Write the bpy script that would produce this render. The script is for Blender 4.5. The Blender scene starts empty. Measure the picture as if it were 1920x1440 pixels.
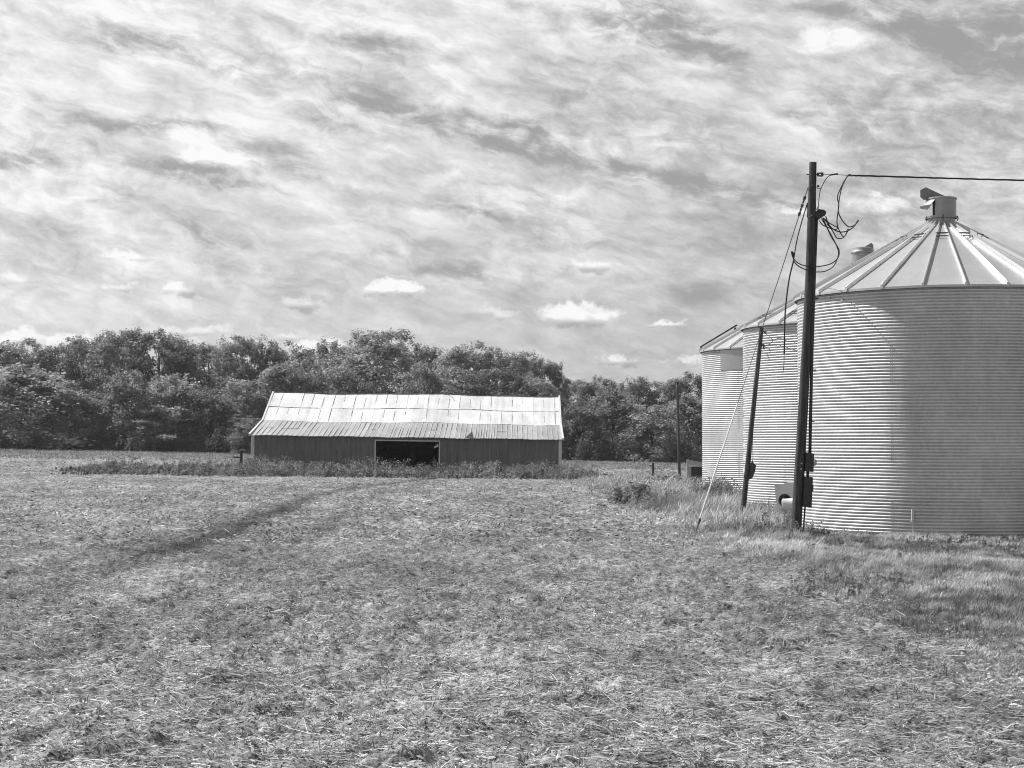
import bpy, math, random
import numpy as np
from mathutils import Vector, Matrix

# ------------------------------------------------------------------ camera, sky, sun
scene = bpy.context.scene
COL = scene.collection
F = 3100.0                      # focal length in photo pixels (1920 wide)
TH = math.atan(108 / F)         # upward pitch
EYE = 1.97
CT, ST = math.cos(TH), math.sin(TH)
cam_d = bpy.data.cameras.new('camera')
cam = bpy.data.objects.new('camera', cam_d)
COL.objects.link(cam)
cam.location = (0, 0, EYE)
cam.rotation_euler = (math.pi / 2 + TH, 0, 0)
cam_d.sensor_width = 36.0
cam_d.lens = 36.0 * F / 1920
cam_d.clip_start = 0.1
cam_d.clip_end = 9000
scene.camera = cam

SUN_EL = math.radians(51.8)
SUN_AZ = math.atan2(-0.894, 0.448)          # left of and beyond the scene
SUN_DIR = Vector((math.sin(SUN_AZ) * math.cos(SUN_EL), math.cos(SUN_AZ) * math.cos(SUN_EL), math.sin(SUN_EL)))
sd = bpy.data.lights.new('sun', 'SUN')
sd.energy = 5.0
sd.angle = math.radians(0.5)
sd.color = (1.0, 1.0, 1.0)                  # black and white photograph: neutral light
so = bpy.data.objects.new('sun', sd)
COL.objects.link(so)
so.rotation_euler = SUN_DIR.to_track_quat('Z', 'Y').to_euler()
so.location = (-30, 20, 40)

scene.view_settings.view_transform = 'Standard'
scene.view_settings.look = 'None'
scene.view_settings.exposure = 0.3
scene.view_settings.gamma = 1.0
scene.cycles.filter_width = 1.05           # a crisp lens


class NT:
    """small helper to write node trees"""
    def __init__(s, tree):
        s.t = tree
        tree.nodes.clear()

    def n(s, typ, **kw):
        nd = s.t.nodes.new(typ)
        for k, v in kw.items():
            setattr(nd, k, v)
        return nd

    def link(s, a, b):
        s.t.links.new(a, b)

    def put(s, sock, v):
        if isinstance(v, bpy.types.NodeSocket):
            s.t.links.new(v, sock)
        else:
            sock.default_value = v

    def math(s, op, a, b=0.0, c=0.0, clamp=False):
        nd = s.n('ShaderNodeMath', operation=op, use_clamp=clamp)
        s.put(nd.inputs[0], a)
        s.put(nd.inputs[1], b)
        s.put(nd.inputs[2], c)
        return nd.outputs[0]

    def noise(s, vec, scale, detail=4, rough=0.55, dist=0.0, col=False):
        nd = s.n('ShaderNodeTexNoise')
        if vec is not None:
            s.link(vec, nd.inputs['Vector'])
        nd.inputs['Scale'].default_value = scale
        nd.inputs['Detail'].default_value = detail
        nd.inputs['Roughness'].default_value = rough
        nd.inputs['Distortion'].default_value = dist
        return nd.outputs['Color' if col else 'Fac']

    def rng(s, v, a, b, c, d, smooth=False):
        nd = s.n('ShaderNodeMapRange')
        nd.interpolation_type = 'SMOOTHSTEP' if smooth else 'LINEAR'
        s.put(nd.inputs['Value'], v)
        for k, x in zip(('From Min', 'From Max', 'To Min', 'To Max'), (a, b, c, d)):
            nd.inputs[k].default_value = x
        return nd.outputs[0]

    def comb(s, x, y, z=0.0):
        nd = s.n('ShaderNodeCombineXYZ')
        s.put(nd.inputs[0], x); s.put(nd.inputs[1], y); s.put(nd.inputs[2], z)
        return nd.outputs[0]

    def sep(s, v):
        nd = s.n('ShaderNodeSeparateXYZ')
        s.link(v, nd.inputs[0])
        return nd.outputs

    def vmath(s, op, a, b):
        nd = s.n('ShaderNodeVectorMath', operation=op)
        s.put(nd.inputs[0], a); s.put(nd.inputs[1], b)
        return nd.outputs[0]

    def ellipse(s, vec, cx, cy, lx, ly, ang):
        """1 at the centre falling to 0 at the rim of a rotated ellipse"""
        mp = s.n('ShaderNodeMapping')
        mp.vector_type = 'TEXTURE'
        s.link(vec, mp.inputs['Vector'])
        mp.inputs['Location'].default_value = (cx, cy, 0)
        mp.inputs['Rotation'].default_value = (0, 0, ang)
        mp.inputs['Scale'].default_value = (lx, ly, 1)
        g = s.n('ShaderNodeTexGradient', gradient_type='SPHERICAL')
        s.link(mp.outputs[0], g.inputs[0])
        return g.outputs['Fac']


def build_world():
    w = bpy.data.worlds.new('World')
    scene.world = w
    w.use_nodes = True
    N = NT(w.node_tree)
    out = N.n('ShaderNodeOutputWorld')
    bg = N.n('ShaderNodeBackground')
    N.link(bg.outputs[0], out.inputs[0])
    sky = N.n('ShaderNodeTexSky', sky_type='NISHITA')
    sky.sun_disc = False
    sky.sun_elevation = SUN_EL
    sky.sun_rotation = SUN_AZ
    sky.air_density = 1.0
    sky.dust_density = 2.0
    bw = N.n('ShaderNodeRGBToBW')
    N.link(sky.outputs[0], bw.inputs[0])
    tc = N.n('ShaderNodeTexCoord')
    x, y, z = N.sep(tc.outputs['Generated'])
    az = N.math('ARCTAN2', x, y)
    hyp = N.math('SQRT', N.math('ADD', N.math('MULTIPLY', x, x), N.math('MULTIPLY', y, y)))
    v = N.math('MAXIMUM', N.math('DIVIDE', z, N.math('MAXIMUM', hyp, 0.02)), 0.0)
    v = N.math('MINIMUM', v, 3.0)
    uv = N.comb(az, v)
    # perspective of a high cloud sheet, its bands falling to the right
    q = N.math('DIVIDE', 1.0, N.math('ADD', v, 0.16))
    pl = N.comb(N.math('MULTIPLY', az, q), N.math('MULTIPLY', q, 0.85))
    def rot(vec, deg, sx, sy):
        m_ = N.n('ShaderNodeMapping')
        N.link(vec, m_.inputs['Vector'])
        m_.vector_type = 'TEXTURE'
        m_.inputs['Rotation'].default_value = (0, 0, -math.radians(deg))
        m_.inputs['Scale'].default_value = (1 / sx, 1 / sy, 1.0)
        return m_.outputs[0]
    def turb(vec, scale, amt, det=5):
        nc = N.noise(vec, scale, det, 0.6, 0.0, col=True)
        d_ = N.vmath('MULTIPLY', N.vmath('SUBTRACT', nc, (0.5, 0.5, 0.5)), (amt, amt * 0.7, 0))
        return N.vmath('ADD', uv, d_)
    t1 = turb(uv, 9.0, 0.09, 5)
    t2 = turb(uv, 30.0, 0.022, 6)
    big = N.noise(rot(pl, 12, 1.0, 1.0), 1.9, 5, 0.55, 0.5)
    band = N.noise(rot(t1, 14, 8.0, 25.0), 1.0, 7, 0.58, 0.2)        # broad bands
    wisp = N.noise(rot(t2, 14, 19.0, 68.0), 1.0, 7, 0.66, 0.3)      # fibrous detail
    curd = N.noise(rot(t2, 12, 50.0, 84.0), 1.0, 6, 0.62, 0.6)       # curdled patches
    cmask = N.rng(N.noise(rot(uv, 12, 7.0, 14.0), 1.0, 3, 0.5, 0.3), 0.42, 0.60, 0.0, 1.0, True)
    amp = N.rng(v, 0.03, 0.15, 0.10, 1.0, True)
    L = N.rng(v, 0.0, 0.27, 0.66, 0.90)
    def addn(L, nz, k, m_=None):
        t_ = N.math('MULTIPLY', N.math('SUBTRACT', nz, 0.5), k)
        if m_ is not None:
            t_ = N.math('MULTIPLY', t_, m_)
        return N.math('ADD', L, t_)
    L = addn(L, big, 0.40, amp)
    L = addn(L, band, 1.1, amp)
    L = addn(L, wisp, 0.60, amp)
    L = addn(L, curd, 0.65, N.math('MULTIPLY', cmask, amp))
    azc = N.math('MINIMUM', N.math('MAXIMUM', az, -0.5), 0.5)
    L = N.math('ADD', L, N.math('MULTIPLY', azc, -0.34))
    w1 = turb(uv, 17.0, 0.065, 6)
    w1 = N.vmath('ADD', w1, N.vmath('MULTIPLY', N.vmath('SUBTRACT', N.noise(uv, 75.0, 5, 0.6, 0.0, col=True), (0.5, 0.5, 0.5)), (0.016, 0.009, 0)))
    w2 = N.vmath('ADD', turb(uv, 26.0, 0.020, 3), N.vmath('MULTIPLY', N.vmath('SUBTRACT', N.noise(uv, 110.0, 5, 0.62, 0.0, col=True), (0.5, 0.5, 0.5)), (0.024, 0.016, 0)))
    PX = lambda px: (px - 960) / 3100.0
    PY = lambda py: (828 - py) / 3100.0
    tex = N.rng(N.math('ADD', N.math('MULTIPLY', wisp, 0.6), N.math('MULTIPLY', curd, 0.4)), 0.36, 0.62, 1.6, 0.25)
    lump = N.rng(N.math('ADD', N.math('MULTIPLY', curd, 0.7), N.math('MULTIPLY', wisp, 0.3)), 0.36, 0.60, 0.75, 1.35)
    darks = [(270, 85, 200, 42, 16, .36), (430, 130, 90, 20, 16, .2), (720, 195, 130, 44, 8, .30), (870, 225, 160, 34, 10, .42),
             (1020, 262, 160, 42, 17, .34), (1180, 300, 130, 34, 22, .30), (1360, 362, 190, 30, 18, .40), (1470, 402, 60, 12, 18, .3),
             (250, 238, 150, 26, 12, .30), (380, 262, 130, 24, 18, .28), (60, 310, 140, 28, 3, .36), (360, 332, 190, 20, 3, .36),
             (530, 300, 80, 42, 25, .28), (1240, 40, 190, 70, 14, .34), (1330, 90, 130, 44, 14, .28), (700, 70, 130, 40, 22, .18),
             (1720, 50, 230, 60, 12, .30), (1770, 110, 130, 56, 24, .34), (1905, 130, 110, 80, 0, .34),
             (890, 408, 130, 15, 16, .26), (850, 508, 120, 24, 5, .36), (745, 468, 70, 18, 4, .20), (380, 430, 150, 20, 14, .20),
             (1330, 545, 150, 36, 6, .16), (1480, 208, 80, 18, 5, .24), (1600, 250, 120, 30, 12, .14), (1150, 60, 60, 60, -40, .2)]
    for (px, py, lx, ly, a, s_) in darks:
        e = N.ellipse(w1, PX(px), PY(py), lx / 3100, ly / 3100, -math.radians(a))
        e = N.math('MULTIPLY', N.rng(e, -0.1, 1.25, 0.0, s_ * 1.25, True), tex)
        L = N.math('SUBTRACT', L, e)
    # fair-weather cumulus: bright lumpy tops over flat grey bases
    cum = [(1085, 588, 100, 30, .46), (742, 540, 78, 20, .38), (410, 305, 96, 24, .26), (1555, 90, 100, 40, .26),
           (1250, 608, 36, 9, .24), (1158, 674, 46, 12, .24), (1290, 680, 44, 11, .2), (335, 543, 40, 16, .22), (240, 545, 50, 10, .14),
           (560, 568, 56, 14, .2), (600, 650, 72, 18, .24), (1112, 494, 56, 13, .2), (1640, 396, 84, 26, .24), (20, 533, 60, 18, .18),
           (40, 642, 110, 18, .2), (150, 652, 66, 16, .22), (380, 622, 80, 13, .14), (250, 487, 60, 10, .18), (1490, 402, 46, 12, .2),
           (940, 590, 50, 10, .1), (540, 630, 46, 11, .12)]
    for (px, py, lx, ly, s_) in cum:
        e = N.ellipse(w2, PX(px), PY(py), lx / 3100, ly / 3100, 0)
        e = N.math('MULTIPLY', N.rng(e, 0.02, 0.60, 0.0, s_ * 1.15, True), lump)
        # lit from above left: the lower third of the puff is its shaded base
        b_ = N.rng(v, PY(py + ly * 0.95), PY(py + ly * 0.05), -0.8, 1.0, True)
        L = N.math('ADD', L, N.math('MULTIPLY', e, b_))
    L = N.math('SMOOTH_MAX', L, 0.34, 0.30)
    L = N.math('SMOOTH_MIN', L, 0.98, 0.10)
    # sky dimmed out of view, overhead and behind the camera, to cut ambient fill
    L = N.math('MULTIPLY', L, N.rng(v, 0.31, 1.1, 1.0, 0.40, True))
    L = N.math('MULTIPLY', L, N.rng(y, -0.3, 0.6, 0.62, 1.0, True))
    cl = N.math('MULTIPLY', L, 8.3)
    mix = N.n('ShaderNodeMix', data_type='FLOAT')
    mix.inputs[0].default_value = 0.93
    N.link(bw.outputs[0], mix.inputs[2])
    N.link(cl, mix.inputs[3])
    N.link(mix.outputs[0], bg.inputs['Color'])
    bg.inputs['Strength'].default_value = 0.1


build_world()


# ------------------------------------------------------------------ helpers
def at(px, py, Y):
    """world point seen at a photo pixel, at forward distance Y"""
    a = (px - 960) / F
    b = (720 - py) / F
    dx, dy, dz = a, CT - b * ST, ST + b * CT
    return Vector((dx * Y / dy, Y, EYE + dz * Y / dy))


_rs = np.random.RandomState(7)
_TAB = [_rs.rand(256, 256).astype(np.float32) for _ in range(6)]


def vnoise(x, y, k=0):
    x = np.asarray(x, dtype=np.float64); y = np.asarray(y, dtype=np.float64)
    xi = np.floor(x).astype(np.int64); yi = np.floor(y).astype(np.int64)
    fx = x - xi; fy = y - yi
    fx = fx * fx * (3 - 2 * fx); fy = fy * fy * (3 - 2 * fy)
    T = _TAB[k % 6]
    a = T[xi & 255, yi & 255]; b = T[(xi + 1) & 255, yi & 255]
    c = T[xi & 255, (yi + 1) & 255]; d = T[(xi + 1) & 255, (yi + 1) & 255]
    return (a * (1 - fx) + b * fx) * (1 - fy) + (c * (1 - fx) + d * fx) * fy


def fbm(x, y, octs=4, k=0):
    s = 0; amp = 1; t = 0
    for i in range(octs):
        s = s + amp * vnoise(x * 2 ** i + 17.3 * i, y * 2 ** i + 9.1 * i, k + i)
        t += amp; amp *= 0.5
    return s / t


def macro(X, Y):
    """gentle lie of the land"""
    X = np.asarray(X, dtype=np.float64); Y = np.asarray(Y, dtype=np.float64)
    a = np.interp(Y, [-50, 60, 125, 240], [0, 0, -0.63, -0.60])
    b = np.interp(Y, [-50, 60, 125, 240], [0, 0, -0.0153, -0.0216])
    return a + b * np.clip(X, -95, 95)


def grassy(X, Y):
    """0 in the harvested field, 1 on the grass around the bins"""
    X = np.asarray(X, dtype=np.float64)
    edge = 3.35 + 0.9 * (fbm(X * 0.0 + 3.0, np.asarray(Y) * 0.35, 3, 2) - 0.5)
    return np.clip((X - edge) / 2.0 + 0.35 + 0.9 * (fbm(X * 1.6, np.asarray(Y) * 1.1, 3, 1) - .5), 0, 1) * np.clip((118 - np.asarray(Y)) / 10, 0, 1)


def track(X, Y):
    """1 along the darker wheel track running up the field"""
    c = -6.9 + 0.7 * np.sin(np.asarray(Y) * 0.06) + 1.6 * np.clip((np.asarray(Y) - 60) / 40, 0, 1)
    brk = np.clip(.65 + 1.6 * (fbm(X * .8, np.asarray(Y) * .25, 3, 5) - .25), .35, 1.2)
    return (np.exp(-((X - c) / 0.62) ** 2) + .45 * np.exp(-((X - c - 2.1) / 0.5) ** 2)) * brk


def micro(X, Y):
    g = grassy(X, Y)
    rough = 0.10 * (fbm(X * 4.5, Y * 3.2, 3, 2) - .5) + 0.10 * (fbm(X * 0.9, Y * 0.9, 2, 1) - 0.5) + 0.12 * (fbm(X * 4.2, Y * 5.2, 2, 3) - 0.5) \
        + 0.13 * (fbm(X * 9.0, Y * 11.0, 3, 0) - 0.5)
    return rough * (1 - 0.4 * g) - 0.06 * track(X, Y)


def gz(X, Y):
    return macro(X, Y) + micro(X, Y)


def gz1(X, Y):
    return float(macro(X, Y))


def mesh_np(name, V, Q, mat, parent=None, smooth=False, tone=None, tris=False):
    V = np.ascontiguousarray(V, dtype=np.float32); Q = np.ascontiguousarray(Q, dtype=np.int32)
    k = Q.shape[1]
    me = bpy.data.meshes.new(name)
    me.vertices.add(len(V)); me.vertices.foreach_set('co', V.ravel())
    me.loops.add(Q.size); me.loops.foreach_set('vertex_index', Q.ravel())
    me.polygons.add(len(Q))
    me.polygons.foreach_set('loop_start', np.arange(0, Q.size, k, dtype=np.int32))
    me.polygons.foreach_set('loop_total', np.full(len(Q), k, dtype=np.int32))
    me.polygons.foreach_set('use_smooth', np.full(len(Q), smooth, dtype=bool))
    me.update(calc_edges=True)
    if tone is not None:
        at_ = me.attributes.new('tone', 'FLOAT', 'POINT')
        at_.data.foreach_set('value', np.ascontiguousarray(tone, dtype=np.float32))
    me.materials.append(mat)
    o = bpy.data.objects.new(name, me)
    COL.objects.link(o)
    if parent is not None:
        o.parent = parent
    return o


class MB:
    """collects shapes for ONE mesh"""
    def __init__(s):
        s.v = []; s.f = []; s.t = []

    def add(s, verts, faces, tone=1.0):
        o = len(s.v)
        s.v += [tuple(p) for p in verts]
        s.f += [tuple(i + o for i in f) for f in faces]
        s.t += [tone] * len(verts)

    def box(s, c, size, M=None, tone=1.0):
        hx, hy, hz = size[0] / 2, size[1] / 2, size[2] / 2
        vs = [Vector((x, y, z)) for x in (-hx, hx) for y in (-hy, hy) for z in (-hz, hz)]
        if M is not None:
            vs = [M @ p for p in vs]
        c = Vector(c)
        s.add([c + p for p in vs], [(0, 1, 3, 2), (4, 6, 7, 5), (0, 4, 5, 1), (2, 3, 7, 6), (0, 2, 6, 4), (1, 5, 7, 3)], tone)

    def beam(s, a, b, w, h, up=Vector((0, 0, 1)), tone=1.0):
        a = Vector(a); b = Vector(b); d = (b - a); L = d.length; d.normalize()
        r = d.cross(up)
        if r.length < 1e-4:
            r = Vector((1, 0, 0))
        r.normalize(); u = r.cross(d)
        vs = []
        for p in (a, b):
            for sx, sz in ((-1, -1), (1, -1), (1, 1), (-1, 1)):
                vs.append(p + r * (sx * w / 2) + u * (sz * h / 2))
        s.add(vs, [(0, 3, 2, 1), (4, 5, 6, 7), (0, 1, 5, 4), (1, 2, 6, 5), (2, 3, 7, 6), (3, 0, 4, 7)], tone)

    def tube(s, pts, rad, n=8, tone=1.0, cap=True):
        pts = [Vector(p) for p in pts]
        m = len(pts)
        rads = rad if isinstance(rad, (list, tuple)) else [rad] * m
        o = len(s.v); prev = None
        for i, p in enumerate(pts):
            d = (pts[min(i + 1, m - 1)] - pts[max(i - 1, 0)])
            if d.length < 1e-9:
                d = Vector((0, 0, 1))
            d.normalize()
            if prev is None:
                r = d.cross(Vector((0.13, 0.2, 1)))
                if r.length < 1e-3:
                    r = d.cross(Vector((1, 0, 0)))
            else:
                r = prev - d * prev.dot(d)
            r.normalize(); prev = r
            u = d.cross(r)
            for k in range(n):
                a = 2 * math.pi * k / n
                s.v.append(tuple(p + (r * math.cos(a) + u * math.sin(a)) * rads[i])); s.t.append(tone)
        for i in range(m - 1):
            for k in range(n):
                k2 = (k + 1) % n
                s.f.append((o + i * n + k, o + i * n + k2, o + (i + 1) * n + k2, o + (i + 1) * n + k))
        if cap:
            s.f.append(tuple(o + k for k in range(n))[::-1])
            s.f.append(tuple(o + (m - 1) * n + k for k in range(n)))

    def lathe(s, c, prof, n=48, a0=0.0, a1=2 * math.pi, tone=1.0):
        """prof: (radius, z) pairs"""
        c = Vector(c); o = len(s.v); full = abs(a1 - a0 - 2 * math.pi) < 1e-6
        cols = n if full else n + 1
        for r, z in prof:
            for k in range(cols):
                a = a0 + (a1 - a0) * k / n
                s.v.append((c.x + r * math.cos(a), c.y + r * math.sin(a), c.z + z)); s.t.append(tone)
        for i in range(len(prof) - 1):
            for k in range(n):
                k2 = (k + 1) % cols
                s.f.append((o + i * cols + k, o + i * cols + k2, o + (i + 1) * cols + k2, o + (i + 1) * cols + k))

    def build(s, name, mat, parent=None, smooth=False, auto=None):
        me = bpy.data.meshes.new(name)
        me.from_pydata(s.v, [], s.f)
        me.update()
        a = me.attributes.new('tone', 'FLOAT', 'POINT')
        a.data.foreach_set('value', np.array(s.t, dtype=np.float32))
        me.materials.append(mat)
        if smooth:
            me.polygons.foreach_set('use_smooth', [True] * len(me.polygons))
            if auto:
                try:
                    me.set_sharp_from_angle(angle=math.radians(auto))
                except Exception:
                    pass
        o = bpy.data.objects.new(name, me)
        COL.objects.link(o)
        if parent is not None:
            o.parent = parent
        return o


def tag(o, label=None, cat=None, group=None, kind=None):
    if label: o['label'] = label
    if cat: o['category'] = cat
    if group: o['group'] = group
    if kind: o['kind'] = kind
    return o


def thing(name, label, cat, loc=(0, 0, 0), group=None, rot=(0, 0, 0)):
    o = bpy.data.objects.new(name, None)
    o.empty_display_size = 0.3
    COL.objects.link(o)
    o.location = loc; o.rotation_euler = rot
    return tag(o, label, cat, group)


def spline(pts, n=8):
    """Catmull-Rom through 3-D points"""
    P = [Vector(p) for p in pts]
    P = [P[0] * 2 - P[1]] + P + [P[-1] * 2 - P[-2]]
    out = []
    for i in range(1, len(P) - 2):
        a, b, c, d = P[i - 1], P[i], P[i + 1], P[i + 2]
        for k in range(n):
            t = k / n
            out.append(0.5 * ((2 * b) + (c - a) * t + (2 * a - 5 * b + 4 * c - d) * t * t + (3 * b - a - 3 * c + d) * t ** 3))
    out.append(P[-2])
    return out


# ------------------------------------------------------------------ materials (all neutral: the photograph is black and white)
def g3(v):
    return (v, v, v, 1)


def mat_basic(name, val, rough=0.8, metal=0.0, var=0.25, scale=3.0, stretch=(1, 1, 1), bump=0.0, bscale=20.0,
              tone=False, spec=0.5, trans=0.0, det=6, coord='Object', speck=0.0, orand=0.0):
    m = bpy.data.materials.new(name)
    m.use_nodes = True
    N = NT(m.node_tree)
    out = N.n('ShaderNodeOutputMaterial')
    bs = N.n('ShaderNodeBsdfPrincipled')
    tc = N.n('ShaderNodeTexCoord')
    mp = N.n('ShaderNodeMapping')
    N.link(tc.outputs[coord], mp.inputs['Vector'])
    mp.inputs['Scale'].default_value = stretch
    v = mp.outputs[0]
    nz = N.noise(v, scale, det, 0.6, 0.2)
    f = N.rng(nz, 0.28, 0.72, val * (1 - var), val * (1 + var))
    if speck:
        nz2 = N.noise(v, scale * 9, 4, 0.6)
        f = N.math('MULTIPLY', f, N.rng(nz2, 0.3, 0.7, 1 - speck, 1 + speck))
    if tone:
        atn = N.n('ShaderNodeAttribute', attribute_name='tone')
        f = N.math('MULTIPLY', f, atn.outputs['Fac'])
    if orand:
        oi = N.n('ShaderNodeObjectInfo')
        f = N.math('MULTIPLY', f, N.rng(oi.outputs['Random'], 0.0, 1.0, 1 - orand, 1 + orand))
    N.link(f, bs.inputs['Base Color'])
    bs.inputs['Roughness'].default_value = rough
    bs.inputs['Metallic'].default_value = metal
    bs.inputs['Specular IOR Level'].default_value = spec
    if bump:
        b = N.n('ShaderNodeBump')
        b.inputs['Strength'].default_value = 1.0
        b.inputs['Distance'].default_value = bump
        N.link(N.noise(v, bscale, 6, 0.65), b.inputs['Height'])
        N.link(b.outputs[0], bs.inputs['Normal'])
    if trans:
        tr = N.n('ShaderNodeBsdfTranslucent')
        N.link(f, tr.inputs['Color'])
        mx = N.n('ShaderNodeMixShader')
        mx.inputs[0].default_value = trans
        N.link(bs.outputs[0], mx.inputs[1]); N.link(tr.outputs[0], mx.inputs[2])
        N.link(mx.outputs[0], out.inputs[0])
    else:
        N.link(bs.outputs[0], out.inputs[0])
    return m


M = {}
M['wall'] = mat_basic('galvanised_wall', 0.64, 0.55, 0.38, 0.13, 1.2, (1, 1, 0.5), 0.0008, 60, tone=True, speck=0.07)
M['roof'] = mat_basic('galvanised_roof', 0.50, 0.38, 0.42, 0.10, 1.5, (1, 1, 1), 0.002, 6, tone=True, speck=0.04)
M['rib'] = mat_basic('galvanised_rib', 0.70, 0.42, 0.6, 0.10, 3)
M['vent'] = mat_basic('galvanised_vent', 0.34, 0.42, 0.5, 0.14, 6)
M['vane'] = mat_basic('vane_sheet', 0.22, 0.5, 0.3, 0.15, 6)
M['dark_metal'] = mat_basic('dark_metal', 0.05, 0.6, 0.2, 0.3, 10)
M['plate'] = mat_basic('flat_plate', 0.42, 0.4, 0.7, 0.05, 3)
M['pole'] = mat_basic('weathered_pole', 0.055, 0.9, 0.0, 0.75, 7, (3, 3, 0.25), 0.006, 14, speck=0.35)
M['cable'] = mat_basic('black_cable', 0.02, 0.6, 0.0, 0.1, 5)
M['wire'] = mat_basic('steel_wire', 0.10, 0.6, 0.4, 0.2, 5)
M['guard'] = mat_basic('guy_guard', 0.5, 0.6, 0.0, 0.12, 5)
M['boxm'] = mat_basic('dark_box', 0.035, 0.55, 0.0, 0.3, 8)
M['glass'] = mat_basic('meter_glass', 0.4, 0.15, 0.0, 0.1, 8)
M['white_paint'] = mat_basic('chipped_white_paint', 0.55, 0.7, 0.0, 0.25, 3, (4, 4, 1), 0.001, 20)
M['barn_wall'] = mat_basic('dark_barn_boards', 0.145, 0.9, 0.0, 0.28, 1.6, (3.5, 3.5, 0.35), 0.01, 3, tone=True, speck=0.2)
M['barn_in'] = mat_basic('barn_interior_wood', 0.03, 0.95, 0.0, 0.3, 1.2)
M['roof_old'] = mat_basic('old_tin_sheet', 0.62, 0.62, 0.15, 0.17, 0.7, (1.5, 0.6, 1), 0.004, 2.2, tone=True, speck=0.10)
M['roof_new'] = mat_basic('ribbed_tin_sheet', 0.34, 0.6, 0.2, 0.16, 0.8, (1.5, 0.5, 1), 0.003, 3, tone=True, speck=0.12)
M['seam'] = mat_basic('rust_seam', 0.24, 0.9, 0.0, 0.6, 3)
M['leaf'] = mat_basic('tree_leaf', 0.33, 0.65, 0.0, 0.25, 0.25, tone=True, spec=0.35, trans=0.52, orand=0.30)
M['bark'] = mat_basic('tree_bark', 0.07, 0.95, 0.0, 0.3, 2, (2, 2, 0.3))
M['weed'] = mat_basic('weed_leaf', 0.22, 0.8, 0.0, 0.3, 0.5, tone=True, spec=0.2, trans=0.25, coord='Object')
M['grass'] = mat_basic('dry_grass', 0.42, 0.85, 0.0, 0.18, 0.8, tone=True, spec=0.15, trans=0.30)
M['straw'] = mat_basic('straw', 0.365, 0.85, 0.0, 0.15, 1.5, tone=True, spec=0.15, trans=0.10)
M['old_wood'] = mat_basic('old_pale_wood', 0.40, 0.9, 0.0, 0.3, 4, (1, 1, 6))


def mat_ground():
    m = bpy.data.materials.new('field_soil')
    m.use_nodes = True
    N = NT(m.node_tree)
    out = N.n('ShaderNodeOutputMaterial')
    bs = N.n('ShaderNodeBsdfPrincipled')
    N.link(bs.outputs[0], out.inputs[0])
    tc = N.n('ShaderNodeTexCoord')
    pos = tc.outputs['Object']
    a = N.noise(pos, 0.12, 5, 0.6)                        # broad patches
    mp = N.n('ShaderNodeMapping')
    N.link(pos, mp.inputs['Vector'])
    mp.inputs['Scale'].default_value = (1.6, 0.35, 1)
    b = N.noise(mp.outputs[0], 0.9, 6, 0.7)               # rows along the drilling direction
    c = N.noise(pos, 9.0, 8, 0.75)
    d = N.noise(pos, 42.0, 4, 0.7)
    f = N.rng(c, 0.34, 0.66, 0.03, 0.44)
    f = N.math('MULTIPLY', f, N.rng(a, 0.3, 0.7, 0.78, 1.18))
    f = N.math('MULTIPLY', f, N.rng(b, 0.3, 0.7, 0.72, 1.25))
    f = N.math('MULTIPLY', f, N.rng(d, 0.3, 0.7, 0.65, 1.3))
    atn = N.n('ShaderNodeAttribute', attribute_name='tone')
    f = N.math('MULTIPLY', f, atn.outputs['Fac'])
    N.link(f, bs.inputs['Base Color'])
    bs.inputs['Roughness'].default_value = 0.95
    bs.inputs['Specular IOR Level'].default_value = 0.1
    bp = N.n('ShaderNodeBump')
    bp.inputs['Strength'].default_value = 1.0
    bp.inputs['Distance'].default_value = 0.03
    N.link(N.math('ADD', c, N.math('MULTIPLY', d, 0.35)), bp.inputs['Height'])
    N.link(bp.outputs[0], bs.inputs['Normal'])
    return m


M['ground'] = mat_ground()


# ------------------------------------------------------------------ the ground: one sheet to the horizon
def build_ground():
    rad = list(np.linspace(0.5, 8.0, 10))
    r = 8.0
    while r < 135:
        r += max(0.022, r * 0.0032); rad.append(r)
    while r < 5000:
        r *= 1.12; rad.append(r)
    rad = np.array(rad)
    h = 0.40
    ang = np.concatenate([np.linspace(-math.pi, -h, 60)[:-1], np.linspace(-h, h, 620), np.linspace(h, math.pi, 60)[1:]])
    R, A = np.meshgrid(rad, ang, indexing='ij')
    X = R * np.sin(A); Y = R * np.cos(A)
    fade = np.clip((170 - R) / 40, 0, 1) * (np.abs(A) < 0.45)
    Z = macro(X, Y) + micro(X, Y) * fade
    V = np.stack([X, Y, Z], -1).reshape(-1, 3)
    V = np.vstack([V, [[0, 0, 0]]])
    nr, na = R.shape
    i = np.arange(nr - 1)[:, None] * na; j = np.arange(na - 1)[None, :]
    a0 = (i + j).ravel()
    Q = np.stack([a0, a0 + na, a0 + na + 1, a0 + 1], -1)[:, ::-1]
    g = grassy(X, Y)
    tone = 0.95 * np.clip(1.0 + .75 * (fbm(X * .55 + Y * .12, Y * .16, 3, 2) - .48) + 1.0 * (fbm(X * 2.6, Y * 1.4, 3, 4) - .48), .4, 1.6) * (1 + 0.1 * g) * (1 - 0.62 * track(X, Y))
    # darker grass headland far left beyond the weeds, bright mown strip before it
    far = np.clip((R - 150) / 12, 0, 1) * np.clip((-5 - X) / 10, 0, 1)
    tone = tone * (1 - 0.40 * np.clip((R - 186) / 14, 0, 1)) * (1 + 0.22 * far)
    o = mesh_np('ground', V, Q, M['ground'], smooth=True, tone=np.append(tone.ravel(), 1.0))
    tag(o, 'harvested field soil scattered with pale residue', 'ground', kind='structure')


build_ground()


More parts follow.
